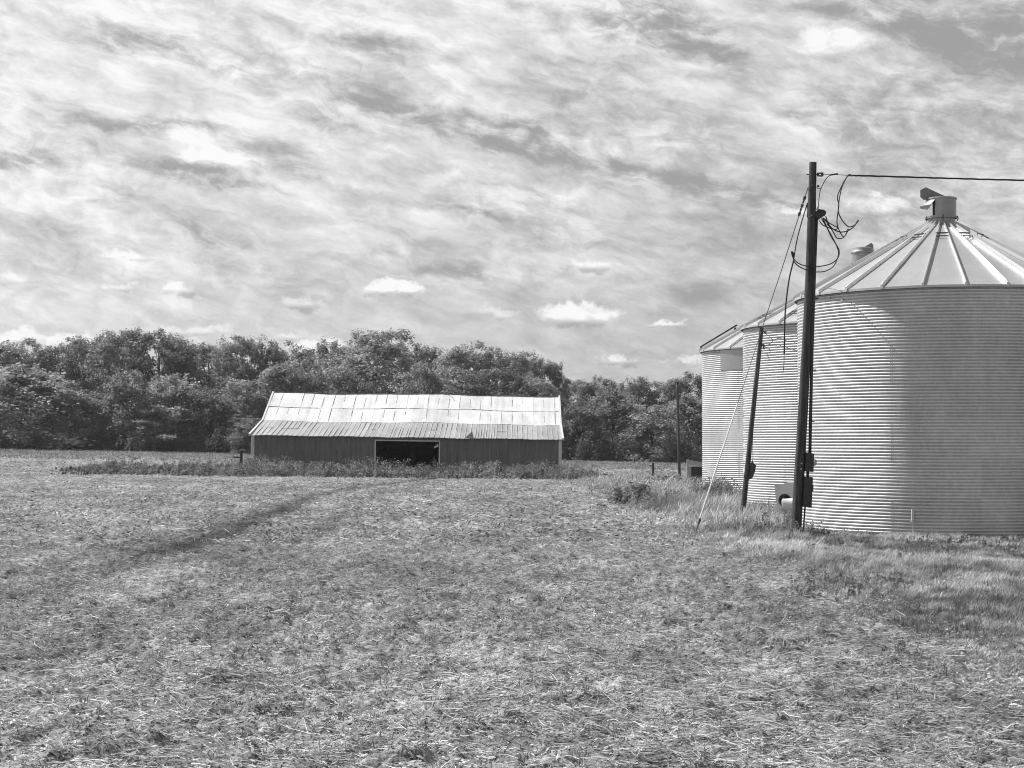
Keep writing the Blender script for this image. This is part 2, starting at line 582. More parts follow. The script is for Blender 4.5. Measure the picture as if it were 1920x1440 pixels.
# ------------------------------------------------------------------ field litter, grass and weeds
def wedge(n, y0, y1, p, rng, half=0.335, x0=None, x1=None):
    """points in the view wedge; density falls with distance as Y**-p"""
    u = rng.rand(n)
    k = 2 - p
    if abs(k) < 1e-6:
        Y = y0 * (y1 / y0) ** u
    else:
        Y = (y0 ** k + u * (y1 ** k - y0 ** k)) ** (1 / k)
    X = (rng.rand(n) * 2 - 1) * (half * Y + 0.8)
    return X, Y


def strips(P0, D, L, W, bend, side, rng):
    """three-point ribbons: P0 base, D direction, L length, W width, bend vector, side vector"""
    mid = P0 + D * (L * 0.5)[:, None] + bend * 0.5
    tip = P0 + D * L[:, None] - bend * 0.3
    w = side * (W * 0.5)[:, None]
    V = np.stack([P0 - w, P0 + w, mid - w, mid + w, tip - w * 0.35, tip + w * 0.35], 1).reshape(-1, 3)
    n = len(P0)
    b = np.arange(n)[:, None] * 6
    Q = np.concatenate([b + np.array([0, 1, 3, 2]), b + np.array([2, 3, 5, 4])], 0)
    return V, Q


def norm(a):
    return a / np.maximum(np.linalg.norm(a, axis=1, keepdims=True), 1e-9)


def ptone(X, Y):
    """broad sweeps of fresher and rottener residue, drawn out along the combine's pass"""
    a = fbm(X * .55 + Y * .12, Y * .16, 3, 2); b = fbm(X * 2.6, Y * 1.4, 3, 4)
    return np.clip(1.0 + .75 * (a - .48) + .9 * (b - .48), .5, 1.5)


def build_litter():
    rng = np.random.RandomState(11)
    Vs, Qs, Ts = [], [], []
    off = 0

    def put(V, Q, T):
        nonlocal off
        Vs.append(V); Qs.append(Q + off); Ts.append(T); off += len(V)
    # long straws lying mostly across the rows
    for n, y0, y1, p, l0, l1, w0, w1, hz in ((130000, 9, 34, 1.6, .05, .20, .003, .0065, .05),
                                             (60000, 30, 115, 1.3, .10, .30, .008, .02, .05),
                                             (1100, 9, 26, 1.2, .20, .36, .004, .007, .05)):
        X, Y = wedge(n, y0, y1, p, rng)
        keep = (grassy(X, Y) < 0.75) & (rng.rand(n) > 0.85 * track(X, Y))
        dens = fbm(X * 0.8, Y * 0.5, 3, 5)
        keep &= rng.rand(n) < np.clip((dens - 0.25) * 2.6, 0.15, 1)
        X, Y = X[keep], Y[keep]; m = len(X)
        a = rng.normal(0.0, 0.62, m) - 0.25 + math.pi * (rng.rand(m) < 0.5)
        tilt = rng.normal(0.04, 0.16, m)
        D = np.stack([np.cos(a) * np.cos(tilt), np.sin(a) * np.cos(tilt), np.sin(tilt)], 1)
        L = rng.uniform(l0, l1, m) * (0.6 + 0.8 * rng.rand(m))
        P = np.stack([X, Y, gz(X, Y) + 0.006 + rng.rand(m) ** 2 * hz], 1)
        side = norm(np.cross(D, np.array([0, 0, 1.0]) + rng.normal(0, 0.5, (m, 3))))
        bend = np.stack([rng.normal(0, 1, m), rng.normal(0, 1, m), rng.normal(0.1, .5, m)], 1) * (L * 0.16)[:, None]
        V, Q = strips(P, D, L, rng.uniform(w0, w1, m), bend, side, rng)
        put(V, Q, np.repeat(np.clip(rng.normal(1.25, 0.42, m), 0.35, 2.0) * ptone(X, Y), 6))
    # crumpled leaf and chaff flakes
    for n, y0, y1, p, s0, s1 in ((300000, 9, 36, 1.45, .007, .026), (120000, 32, 118, 1.2, .025, .075), (32000, 110, 172, 1.0, .07, .16)):
        X, Y = wedge(n, y0, y1, p, rng)
        keep = (grassy(X, Y) < 0.9) & (rng.rand(n) > 0.8 * track(X, Y))
        keep &= fbm(X * 4.5, Y * 3.2, 3, 2) + rng.normal(0, .07, n) > 0.44
        X, Y = X[keep], Y[keep]; m = len(X)
        P = np.stack([X, Y, gz(X, Y) + 0.004 + rng.rand(m) ** 2 * 0.045], 1)
        nrm = norm(np.stack([rng.normal(0, .55, m), rng.normal(-.1, .55, m), np.ones(m)], 1))
        aa = rng.normal(0, .7, m)
        u = np.stack([np.cos(aa), np.sin(aa), np.zeros(m)], 1); u = norm(u - nrm * (u * nrm).sum(1)[:, None]); w = np.cross(nrm, u)
        s = rng.uniform(s0, s1, m)[:, None] * 1.05; s2 = s * rng.uniform(.12, .45, (m, 1))
        V = np.stack([P - u * s, P + w * s2, P + u * s, P - w * s2], 1).reshape(-1, 3)
        Q = np.arange(m)[:, None] * 4 + np.array([0, 3, 2, 1])
        t = np.clip(rng.normal(0.80, 0.48, m), 0.08, 1.8) * ptone(X, Y)
        put(V, Q, np.repeat(t, 4))
    o = mesh_np('stubble_litter', np.vstack(Vs), np.vstack(Qs), M['straw'], tone=np.concatenate(Ts))
    tag(o, 'pale broken straw and chaff strewn over the harvested field', 'straw', kind='stuff')
    # short green and dead volunteer growth between the straw
    Vs, Qs, Ts = [], [], []; off = 0
    for n, y0, y1, p, h0, h1, w0, w1 in ((52000, 9, 36, 1.3, .03, .085, .004, .011), (60000, 30, 170, 1.0, .03, .10, .015, .035), (60000, 168, 240, 1.0, .10, .30, .05, .10)):
        cx, cy = wedge(n // 9, y0, y1, p, rng)
        idx = rng.randint(0, len(cx), n)
        sp = rng.uniform(.02, .10, len(cx))[idx] * (1 + cy[idx] / 30)
        X = cx[idx] + rng.normal(0, 1, n) * sp; Y = cy[idx] + rng.normal(0, 1, n) * sp
        D = norm(np.stack([rng.normal(.25, .6, n), rng.normal(0, .6, n), np.ones(n)], 1))
        P = np.stack([X, Y, gz(X, Y)], 1)
        L = rng.uniform(h0, h1, n)
        side = norm(np.stack([rng.normal(0, 1, n), rng.normal(0, 1, n), np.zeros(n)], 1))
        bend = rng.normal(0, 1, (n, 3)) * (L * .2)[:, None]
        V, Q = strips(P, D, L, rng.uniform(w0, w1, n), bend, side, rng)
        tcl = np.clip(rng.normal(0.75, 0.25, len(cx)), 0.25, 1.3)[idx]
        put(V, Q, np.repeat(tcl * rng.uniform(.8, 1.25, n), 6))
    o = mesh_np('field_weeds', np.vstack(Vs), np.vstack(Qs), M['grass'], tone=np.concatenate(Ts))
    tag(o, 'short darker regrowth in tufts between the straw of the field', 'regrowth', kind='stuff')


build_litter()

# plan of solid things standing in the grass (kept clear of blades)
BINS = [(9.65, 37.0, 3.28), (9.94, 46.7, 3.45), (9.98, 58.6, 3.30)]


def clear_of_bins(X, Y, pad=0.0):
    k = np.ones(len(X), bool)
    for cx, cy, r in BINS:
        k &= (X - cx) ** 2 + (Y - cy) ** 2 > (r - 0.06 + pad) ** 2
    return k


def build_grass():
    rng = np.random.RandomState(5)
    Vs, Qs, Ts = [], [], []
    off = 0

    def put(V, Q, T):
        nonlocal off
        Vs.append(V); Qs.append(Q + off); Ts.append(T); off += len(V)
    for n, y0, y1, p, w0, w1 in ((230000, 11.5, 34, 1.0, .004, .012), (190000, 30, 62, 1.0, .008, .020), (60000, 58, 122, 1.0, .02, .04)):
        Y = (y0 ** (2 - p) + rng.rand(n) * (y1 ** (2 - p) - y0 ** (2 - p)))
        X = 2.3 + rng.rand(n) * (0.335 * Y + 0.6 - 2.3)
        gr = grassy(X, Y)
        keep = (X > 2.3) & (rng.rand(n) < gr ** 1.5) & clear_of_bins(X, Y)
        X, Y = X[keep], Y[keep]; m = len(X)
        # height: short by the field and in the foreground, tall against bins and poles
        cl = fbm(X * 1.1, Y * 0.8, 3, 2); fine = fbm(X * 5, Y * 5, 2, 3)
        base = np.interp(Y, [11, 17, 24, 31, 36, 60, 120], [.05, .08, .12, .22, .30, .50, .30])
        near = np.clip((X - 3.2) / 1.8, 0.25, 1)
        base = base * (1 - .55 * np.clip((X - 5.2) / .8, 0, 1) * np.clip((Y - 24) / 4, 0, 1) * np.clip((40 - Y) / 4, 0, 1))
        tuft = fbm(X * 3.2, Y * 2.6, 2, 1)
        H = base * (0.15 + 1.2 * cl + 1.3 * np.clip(tuft - .45, 0, 1)) * near * rng.uniform(.55, 1.35, m)
        lean = 1.6 * (fbm(X * 1.5, Y * 1.5, 2, 5) - .5)
        D = norm(np.stack([rng.normal(.3, .6, m) + lean, rng.normal(-.05, .6, m), np.ones(m)], 1))
        P = np.stack([X, Y, gz(X, Y) - 0.01], 1)
        side = norm(np.stack([rng.normal(0, 1, m), rng.normal(0, .5, m), np.zeros(m)], 1))
        bend = np.stack([-np.abs(rng.normal(.18, .15, m)), rng.normal(0, .12, m), rng.normal(.12, .1, m)], 1) * H[:, None]
        V, Q = strips(P, D, H, rng.uniform(w0, w1, m), bend, side, rng)
        patch = fbm(X * 0.55 + 40, Y * 0.40, 3, 4)
        t = np.clip(0.80 + 2.0 * (patch - 0.47) + 1.5 * (fine - .5) + 1.1 * (tuft - .5), 0.42, 1.7) * rng.uniform(.45, 1.6, m)
        put(V, Q, np.repeat(t, 6))
    o = mesh_np('grass', np.vstack(Vs), np.vstack(Qs), M['grass'], tone=np.concatenate(Ts))
    tag(o, 'windblown pale grass around the poles and bins', 'grass', kind='stuff')


build_grass()


def leafy(cx, cy, r, h, n, rng, size, tone, name=None, mat='weed', stems=True, zb=None, squash=1.0):
    """a mound of small leaves on thin stems; returns arrays"""
    ns = max(6, n // 28)
    sx = rng.normal(0, r * .5, ns); sy = rng.normal(0, r * .5 * squash, ns)
    sh = h * (0.45 + 0.65 * rng.rand(ns)) * np.exp(-(sx ** 2) / (2.6 * r * r))
    bx = cx + sx; by = cy + sy
    bz = gz(bx, by)
    tip = np.stack([bx + rng.normal(.10, .12, ns) * h, by + rng.normal(0, .1, ns) * h, bz + sh], 1)
    base = np.stack([bx, by, bz - .02], 1)
    idx = rng.randint(0, ns, n); t = rng.rand(n) ** 0.7
    P = base[idx] + (tip - base)[idx] * t[:, None] + rng.normal(0, 1, (n, 3)) * np.array([.09, .09, .05]) * h
    P[:, 2] = np.maximum(P[:, 2], gz(P[:, 0], P[:, 1]) + .01)
    nr = norm(np.stack([rng.normal(0, .7, n), rng.normal(-.1, .7, n), rng.rand(n) + .3], 1))
    u = norm(np.cross(nr, rng.normal(0, 1, (n, 3)))); w = np.cross(nr, u)
    s = size * rng.uniform(.5, 1.4, n)[:, None]
    V = np.stack([P - u * s, P + w * s * .45, P + u * s, P - w * s * .45], 1).reshape(-1, 3)
    Q = np.arange(n)[:, None] * 4 + np.array([0, 3, 2, 1])
    T = np.repeat(tone * rng.uniform(.6, 1.45, n), 4)
    D = norm(tip - base); L = np.linalg.norm(tip - base, axis=1)
    V2, Q2 = strips(base, D, L, np.full(ns, size * .28), rng.normal(0, .03, (ns, 3)), norm(np.cross(D, [[0, 1, 0.1]])), rng)
    return np.vstack([V, V2]), np.vstack([Q, Q2 + len(V)]), np.concatenate([T, np.repeat(np.full(ns, tone), 6)])


def weed_mass(name, label, cat, spots, mat='weed', kind=None, seed=1):
    rng = np.random.RandomState(seed)
    Vs, Qs, Ts = [], [], []; off = 0
    for (cx, cy, r, h, n, size, tone) in spots:
        V, Q, T = leafy(cx, cy, r, h, n, rng, size, tone)
        Vs.append(V); Qs.append(Q + off); Ts.append(T); off += len(V)
    o = mesh_np(name, np.vstack(Vs), np.vstack(Qs), M[mat], tone=np.concatenate(Ts))
    return tag(o, label, cat, kind=kind)


def build_weeds():
    rng = np.random.RandomState(21)
    # belt in front of the barn
    spots = []
    for i in range(560):
        px = rng.uniform(120, 1118)
        Y = rng.uniform(104, 122)
        X = (px - 960) / F * Y
        edge = np.clip((px - 110) / 90, 0.25, 1) * np.clip((1135 - px) / 60, .3, 1)
        h = (0.60 + 0.75 * fbm(X * .35 + 5, 3.0, 2, 1)) * edge * rng.uniform(.7, 1.2)
        if px > 700: h *= 1.1
        spots.append((X, Y, .75, h * (1.0 if Y > 112 else .6), 160, .07, np.clip(rng.normal(0.95, .35), .35, 1.9)))
    weed_mass('weeds', 'dark rank weeds in a belt along the front of the barn', 'weeds', spots, kind='stuff', seed=3)
    # rank growth left of the bins
    spots = []
    for i in range(70):
        Y = rng.uniform(47, 66); X = rng.uniform(3.7, 6.5) * (Y / 56)
        spots.append((X, Y, .5, rng.uniform(.35, .8), 150, .032, np.clip(rng.normal(1.6, .5), .5, 2.6)))
    for i in range(26):                       # clump against the foot of the far bin
        Y = rng.uniform(50, 56); X = rng.uniform(5.9, 7.0)
        spots.append((X, Y, .35, rng.uniform(.4, .95), 260, .04, np.clip(rng.normal(.85, .3), .35, 1.6)))
    for px, py in ((1420, 955), (1445, 965), (1465, 972), (1475, 985), (1402, 975), (1455, 990), (1480, 975), (1430, 985)):
        Y = 1.97 * 3100 / (py + 22 - 828); X = (px - 960) / F * Y
        spots.append((X, Y, .28, rng.uniform(.3, .5), 230, .028, rng.uniform(.7, 1.6)))
    for i in range(46):                       # green clumps on the grass in front of the big bin
        px = rng.uniform(1480, 1920); py = rng.choice([rng.uniform(1018, 1045), rng.uniform(1070, 1150), rng.uniform(1180, 1290)])
        if py > 1160 and px < 1650: px += 200
        Y = 1.97 * 3100 / (py - 828); X = (px - 960) / F * Y
        spots.append((X, Y, .28, rng.uniform(.10, .22), 240, .013 * Y / 18, rng.uniform(.55, 1.3)))
    for i in range(30):                       # dark cluster
        px = rng.normal(1570, 60); py = rng.normal(1095, 22)
        Y = 1.97 * 3100 / (py - 828); X = (px - 960) / F * Y
        spots.append((X, Y, .25, rng.uniform(.08, .19), 170, .016, rng.uniform(.45, 1.0)))
    for i in range(14):                       # round the foot of the big pole
        X = 5.68 + rng.normal(0, .28); Y = 32.9 + rng.normal(0, .3)
        spots.append((X, Y, .14, rng.uniform(.15, .42), 170, .024, rng.uniform(.5, 1.3)))
    weed_mass('undergrowth', 'leafy weeds growing through the pale grass near the bins', 'weeds', spots, kind='stuff', seed=4)
    # individual bushes near the barn
    def bush(px, Y, r, h, lab, tone, seed):
        X = (px - 960) / F * Y
        rg = np.random.RandomState(seed)
        root = thing('bush', lab, 'bush', (0, 0, 0))
        Vs, Qs, Ts = [], [], []; off = 0
        for k in range(9):
            V, Q, T = leafy(X + rg.normal(0, r * .45), Y + rg.normal(0, .5), r * .5, h * rg.uniform(.7, 1.05), 330, rg, .07, tone)
            Vs.append(V); Qs.append(Q + off); Ts.append(T); off += len(V)
        o = mesh_np('foliage', np.vstack(Vs), np.vstack(Qs), M['weed'], root, tone=np.concatenate(Ts))
        b = MB()
        for k in range(7):
            a = rg.uniform(0, 6.28); z0 = gz1(X, Y)
            b.tube([(X, Y, z0 - .05), (X + math.cos(a) * r * .3, Y + math.sin(a) * .3, z0 + h * .5), (X + math.cos(a) * r * .6, Y + math.sin(a) * .4, z0 + h * .85)], .02, 5)
        b.build('stem', M['bark'], root)
    bush(1055, 119, 1.25, .95, 'rounded leafy bush at the foot of the white post, right barn end', 1.25, 1)
    bush(905, 120, 1.3, 1.25, 'tallest pale weedy bush against the barn right of the doorway', 1.45, 2)
    bush(975, 120.5, .8, 1.0, 'thin spiky bush by the barn wall between two larger bushes', 1.0, 3)
    bush(478, 121, .9, 1.25, 'leafy bush climbing the white post on the left end of the barn', 1.1, 4)
    bush(500, 120, .8, .9, 'low bush just inside the left end of the barn wall', 1.3, 5)
    bush(1262, 66, .8, .8, 'dark bushy plant in the grass left of the farthest bin', 1.5, 6)
    bush(1185, 52, .35, .62, 'small dark spiky plant standing alone at the edge of the harvested field', 1.0, 7)


build_weeds()


# ------------------------------------------------------------------ grain bins
HE = 5.19        # eave height
ZP = 6.83        # height of the roof at the collar
PITCH = 0.0676


def corrugated(name, R, parent, seed=0):
    nr = int(round((HE - 0.02) / PITCH))
    per = 12
    zs = np.arange(nr * per + 1) * (PITCH / per)
    na = 200
    ph = (zs / PITCH) % 1.0                       # wide rounded crowns between narrow deep valleys
    rr = R + np.where(ph < .60, .010 * np.sin(ph / .60 * math.pi) ** .8, -.036 * np.sin((ph - .60) / .40 * math.pi))
    A = np.linspace(0, 2 * math.pi, na, endpoint=False)
    # slight unevenness of the sheets so reflections wander
    wob = 0.0012 * np.sin(A * 7 + seed) + 0.0008 * np.sin(A * 17 + 2 * seed)
    RR = rr[:, None] + wob[None, :] * np.sin(zs[:, None] * 1.9 + A[None, :] * 3)
    X = RR * np.cos(A); Y = RR * np.sin(A); Z = np.repeat(zs[:, None], na, 1)
    V = np.stack([X, Y, Z], -1).reshape(-1, 3)
    i = np.arange(len(zs) - 1)[:, None] * na; j = np.arange(na)[None, :]; j2 = (j + 1) % na
    Q = np.stack([(i + j).ravel(), (i + j2).ravel(), (i + na + j2).ravel(), (i + na + j).ravel()], -1)
    # each curved sheet weathered a little differently
    rg = np.random.RandomState(seed + 3)
    sh = rg.uniform(.93, 1.05, (8, 8))
    ring = np.minimum((zs / 0.811).astype(int), 7); sec = (A / (2 * math.pi) * 8).astype(int) % 8
    tone = sh[ring][:, sec]
    return mesh_np(name, V, Q, M['wall'], parent, smooth=True, tone=tone.ravel())


def radial(a):
    return Vector((math.cos(a), math.sin(a), 0))


def make_bin(cx, cy, Re, label, a_off, seed, bars, vent_spec, holes=()):
    zb = gz1(cx, cy) * 0.3
    root = thing('grain_bin', label, 'grain bin', (cx, cy, zb), group='corrugated steel grain bins in a row')
    R = Re - 0.08
    corrugated('wall', R, root, seed)
    # concrete pad
    b = MB(); b.lathe((0, 0, -0.25), [(R + .12, 0), (R + .12, .22), (R - .4, .22)], 64)
    b.build('base_slab', M['old_wood'], root)
    # vertical bolted seams: rows of bolt heads on the crowns
    b = MB(); rg = random.Random(seed)
    for ring in range(7):
        for s_ in range(8):
            a = (s_ + (ring % 2) * .5) * math.pi / 4 + 0.1 * seed + .09
            for k in range(12):
                z = ring * 12 * PITCH + (k + .25) * PITCH
                if z > HE - .1: break
                for da in (-.006, .006):
                    p = radial(a + da) * (R + .011)
                    b.box((p.x, p.y, z), (.013, .013, .013), Matrix.Rotation(a, 3, 'Z'), 1.3)
    b.build('bolts', M['rib'], root)
    # roof cone: 24 flat panels with a hemmed eave
    rc = 0.33; slope = (ZP - HE) / (Re - rc)
    zr = lambda r: HE + (Re - r) * slope
    b = MB(); n = 24
    rg = np.random.RandomState(seed + 9)
    for k in range(n):
        a0 = a_off + 2 * math.pi * k / n; a1 = a0 + 2 * math.pi / n
        tn = rg.uniform(.93, 1.06)
        prof = [(rc, zr(rc)), (1.3, zr(1.3) - .006), (2.3, zr(2.3) - .010), (Re - .05, zr(Re - .05) - .004), (Re, HE), (Re + .003, HE - .05), (Re - .02, HE - .05), (Re - .02, HE - .01)]
        vs = []
        m = 4
        for r, z in prof:
            for j in range(m + 1):
                t = j / m
                a = a0 + (a1 - a0) * t
                bul = .010 * math.sin(math.pi * t) * (1 if rc < r < Re - .03 else 0)
                vs.append(radial(a) * r + Vector((0, 0, z - bul)))
        fs = [(i * (m + 1) + j, (i + 1) * (m + 1) + j, (i + 1) * (m + 1) + j + 1, i * (m + 1) + j + 1) for i in range(len(prof) - 1) for j in range(m)]
        b.add(vs, fs, tn)
    b.build('roof', M['roof'], root, smooth=True, auto=12)
    # ribs: inverted-V standing seams
    for k in range(n):
        a = a_off + 2 * math.pi * k / n
        b = MB(); d = radial(a); t = Vector((-math.sin(a), math.cos(a), 0)); nrm = Vector((d.x * slope, d.y * slope, 1)).normalized()
        vs = []
        for r, hh, ww in ((rc - .02, .060, .018), (Re - .06, .070, .020), (Re + .005, .045, .020), (Re + .012, -.03, .018)):
            c = d * r + Vector((0, 0, zr(r) if r < Re else HE + (.012 if r < Re + .01 else 0)))
            vs += [c - t * ww - nrm * .004, c - t * ww * .45 + nrm * hh, c + t * ww * .45 + nrm * hh, c + t * ww - nrm * .004]
        fs = []
        for i in range(3):
            for j in range(3):
                fs.append((i * 4 + j, i * 4 + j + 1, (i + 1) * 4 + j + 1, (i + 1) * 4 + j))
        fs += [(3, 2, 1, 0), (12, 13, 14, 15)]
        b.add(vs, fs)
        b.box(d * (Re + .012) + Vector((0, 0, HE + .005)), (.02, .05, .07), Matrix.Rotation(a, 3, 'Z'), .15)
        b.build('rib', M['rib'], root)
    # step rings: short bars bridging every second gap
    for r, par in bars:
        for k in range(n):
            if k % 2 == par:
                b = MB()
                a0 = a_off + 2 * math.pi * k / n; a1 = a0 + 2 * math.pi / n
                for dr, dz in ((0, .06), (.11, .045)):
                    p0 = radial(a0) * (r + dr); p1 = radial(a1) * (r + dr)
                    z = Vector((0, 0, zr(r + dr) + dz))
                    ex = (p1 - p0).normalized() * .015
                    b.beam(p0 + z - ex, p1 + z + ex, .02, .022 if dr else .03)
                b.build('step_bar', M['wire'], root)
    # peak collar and swivelling weather-vane cap
    if vent_spec is None:
        v = MB(); v.lathe((0, 0, ZP - .05), [(.37, -.02), (.37, .06), (.3, .09), (.01, .11)], 40)
        v.build('roof_lid', M['vent'], root, smooth=True, auto=40)
        return root, 0, 0
    v = MB(); v.lathe((0, 0, ZP - .05), [(.36, -.02), (.36, .04), (.30, .05), (.30, .24)], 40)
    v.build('collar', M['vent'], root, smooth=True, auto=40)
    yaw, rv, hv, kind_ = vent_spec
    zc = ZP + .17
    b = MB()
    if kind_ == 'hood':
        # C-shaped drum: open mouth on the yaw side, domed lid with a lip
        op = 1.03
        prof = [(rv - .012, 0), (rv, 0), (rv, hv), (rv - .012, hv)]
        b.lathe((0, 0, zc), prof, 40, yaw + op, yaw + 2 * math.pi - op)
        b.lathe((0, 0, zc), [(rv + .02, -.03), (rv + .02, 0.02), (rv - .05, 0.02)], 48)
        b.lathe((0, 0, zc + hv), [(rv - .02, 0), (rv + .02, 0), (rv + .015, .035), (rv * .6, .06), (.01, .075)], 48)
        d = radial(yaw); t = Vector((-d.y, d.x, 0))
        vs = []
        for j in range(9):
            a = yaw - op - .05 + (2 * op + .1) * j / 8
            vs.append(radial(a) * rv + Vector((0, 0, zc + hv - .01)))
        for j in range(9):
            a = yaw - op * .95 + (2 * op * .95) * j / 8
            vs.append(radial(a) * (rv + .15) + Vector((0, 0, zc + hv - .15)))
        b.add(vs, [(j, j + 1, 10 + j, 9 + j) for j in range(8)])
        b.add([p - Vector((0, 0, .012)) for p in vs], [(j, 9 + j, 10 + j, j + 1) for j in range(8)])
        b.build('vent_hood', M['vent'], root, smooth=True, auto=35)
    else:
        b.lathe((0, 0, zc), [(rv - .02, -.02), (rv, 0), (rv, hv), (rv + .022, hv - .01), (rv + .026, hv - .04), (rv + .026, hv), (rv + .01, hv + .02), (rv, hv + .10), (rv * .7, hv + .13), (.01, hv + .14)], 48)
        b.build('vent_hood', M['vent'], root, smooth=True, auto=35)
        c = MB(); c.lathe((0, 0, zc - .10), [(rv - .06, 0), (rv - .06, .10)], 32)
        c.build('vent_throat', M['dark_metal'], root, smooth=True)
    # hooks under the hood
    for a in (yaw + math.pi / 2, yaw - math.pi / 2, yaw + .3, yaw + math.pi - .3):
        c = MB()
        p = radial(a) * (rv + .03)
        c.tube([(p.x, p.y, zc + .02), (p.x * 1.04, p.y * 1.04, zc - .04), (p.x * .98, p.y * .98, zc - .09)], .012, 6)
        c.build('hook', M['dark_metal'], root)
    return root, zc, hv


def vane(root, pts, yaw_dir, z0, thick=.012):
    """flat tail plate in the vertical plane through the axis; pts = (distance, height)"""
    b = MB(); d = Vector(yaw_dir).normalized(); t = Vector((-d.y, d.x, 0)) * thick / 2
    n = len(pts)
    v = [d * x + Vector((0, 0, z0 + z)) - t for x, z in pts] + [d * x + Vector((0, 0, z0 + z)) + t for x, z in pts]
    f = [tuple(range(n)), tuple(range(2 * n - 1, n - 1, -1))] + [(i, i + n, (i + 1) % n + n, (i + 1) % n) for i in range(n)]
    b.add(v, f)
    b.build('vane', M['vane'], root)


A0 = math.radians(-96.3)
yaw1 = math.radians(171)
r1, zc, hv = make_bin(*BINS[0], 'nearest and largest corrugated steel grain bin with conical ribbed roof behind the tall pole', A0, 1,
                      [(.96, 1)], (yaw1, .325, .40, 'hood'))
vane(r1, [(.10, .03), (-.36, .23), (-.49, .16), (-.49, .01), (-.415, -.055), (-.2, -.05), (.1, -.02)], (1.0, .12, 0), zc + hv + .05)
r2, zc, hv = make_bin(*BINS[1], 'middle corrugated grain bin behind the leaning pole and blower', math.radians(-97), 2,
                      [(1.1, 1), (2.95, 1)], (math.radians(30), .30, .34, 'drum'))
vane(r2, [(-.09, .05), (.24, .24), (.30, .18), (.30, -.16), (.27, -.16), (.27, .02)], (1, -.10, 0), zc + hv + .02)
r3, zc, hv = make_bin(*BINS[2], 'farthest corrugated grain bin with a flat grey panel under its eave', math.radians(-95), 3,
                      [(1.1, 1)], None)
# flat panel on the far bin
b = MB()
a0 = math.radians(-149.5); a1 = math.radians(-124)
R = BINS[2][2] - .08 + .02
b.lathe((0, 0, 0), [(R, 4.43), (R, 5.12)], 10, a0, a1)
b.lathe((0, 0, 0), [(R - .02, 4.43), (R, 4.43)], 10, a0, a1)
b.build('wall_panel', M['plate'], r3, smooth=False)
# raised ladder section lying up the left side of the far roof
b = MB()
sl = (ZP - HE) / (3.3 - .33)
for s_ in (-.14, .14):
    p0 = Vector((-3.22, s_ + .6, HE + .17)); p1 = Vector((-1.95, s_ * .9 + .4, HE + .17 + 1.30 * sl + .05))
    b.beam(p0, p1, .05, .05)
for k in range(6):
    t = (k + .5) / 6
    p = Vector((-3.22, .6, HE + .17)).lerp(Vector((-1.95, .4, HE + .17 + 1.30 * sl + .05)), t)
    b.beam(p + Vector((0, -.14, 0)), p + Vector((0, .14, 0)), .025, .025)
for p in ((-3.2, .6, HE + .09), (-2.0, .4, HE + .75)):
    b.box(p, (.04, .3, .2))
b.build('roof_ladder', M['dark_metal'], r3)
# small pale clip and rod at the foot of the near bin
b = MB()
p = at(1709.5, 966, 34.0); q = Vector((p.x - BINS[0][0], p.y - BINS[0][1], 0)).normalized() * (BINS[0][2] - .05)
z1 = at(1709, 955, 34.0).z; z2 = at(1709, 976, 34.0).z
b.box((q.x, q.y, (z1 + z2) / 2), (.05, .05, z1 - z2)); b.box((q.x, q.y - .01, z2 - .02), (.085, .06, .025))
b.tube([(q.x, q.y - .02, z2), (q.x, q.y - .02, 0.0)], .009, 6)
b.build('anchor_clip', M['guard'], r1)
# tiny bright reflector-like plates high on the near wall
b = MB()
for px, py in ((1545.5, 559.5), (1606, 564.5)):
    p = at(px, py, 35.4); d = Vector((p.x - BINS[0][0], p.y - BINS[0][1], 0)).normalized()
    c = d * (BINS[0][2] - .06); ang = math.atan2(d.y, d.x)
    b = MB(); b.box((c.x, c.y, p.z), (.008, .06, .04), Matrix.Rotation(ang, 3, 'Z'))
    b.build('clip_plate', M['guard'], r1)


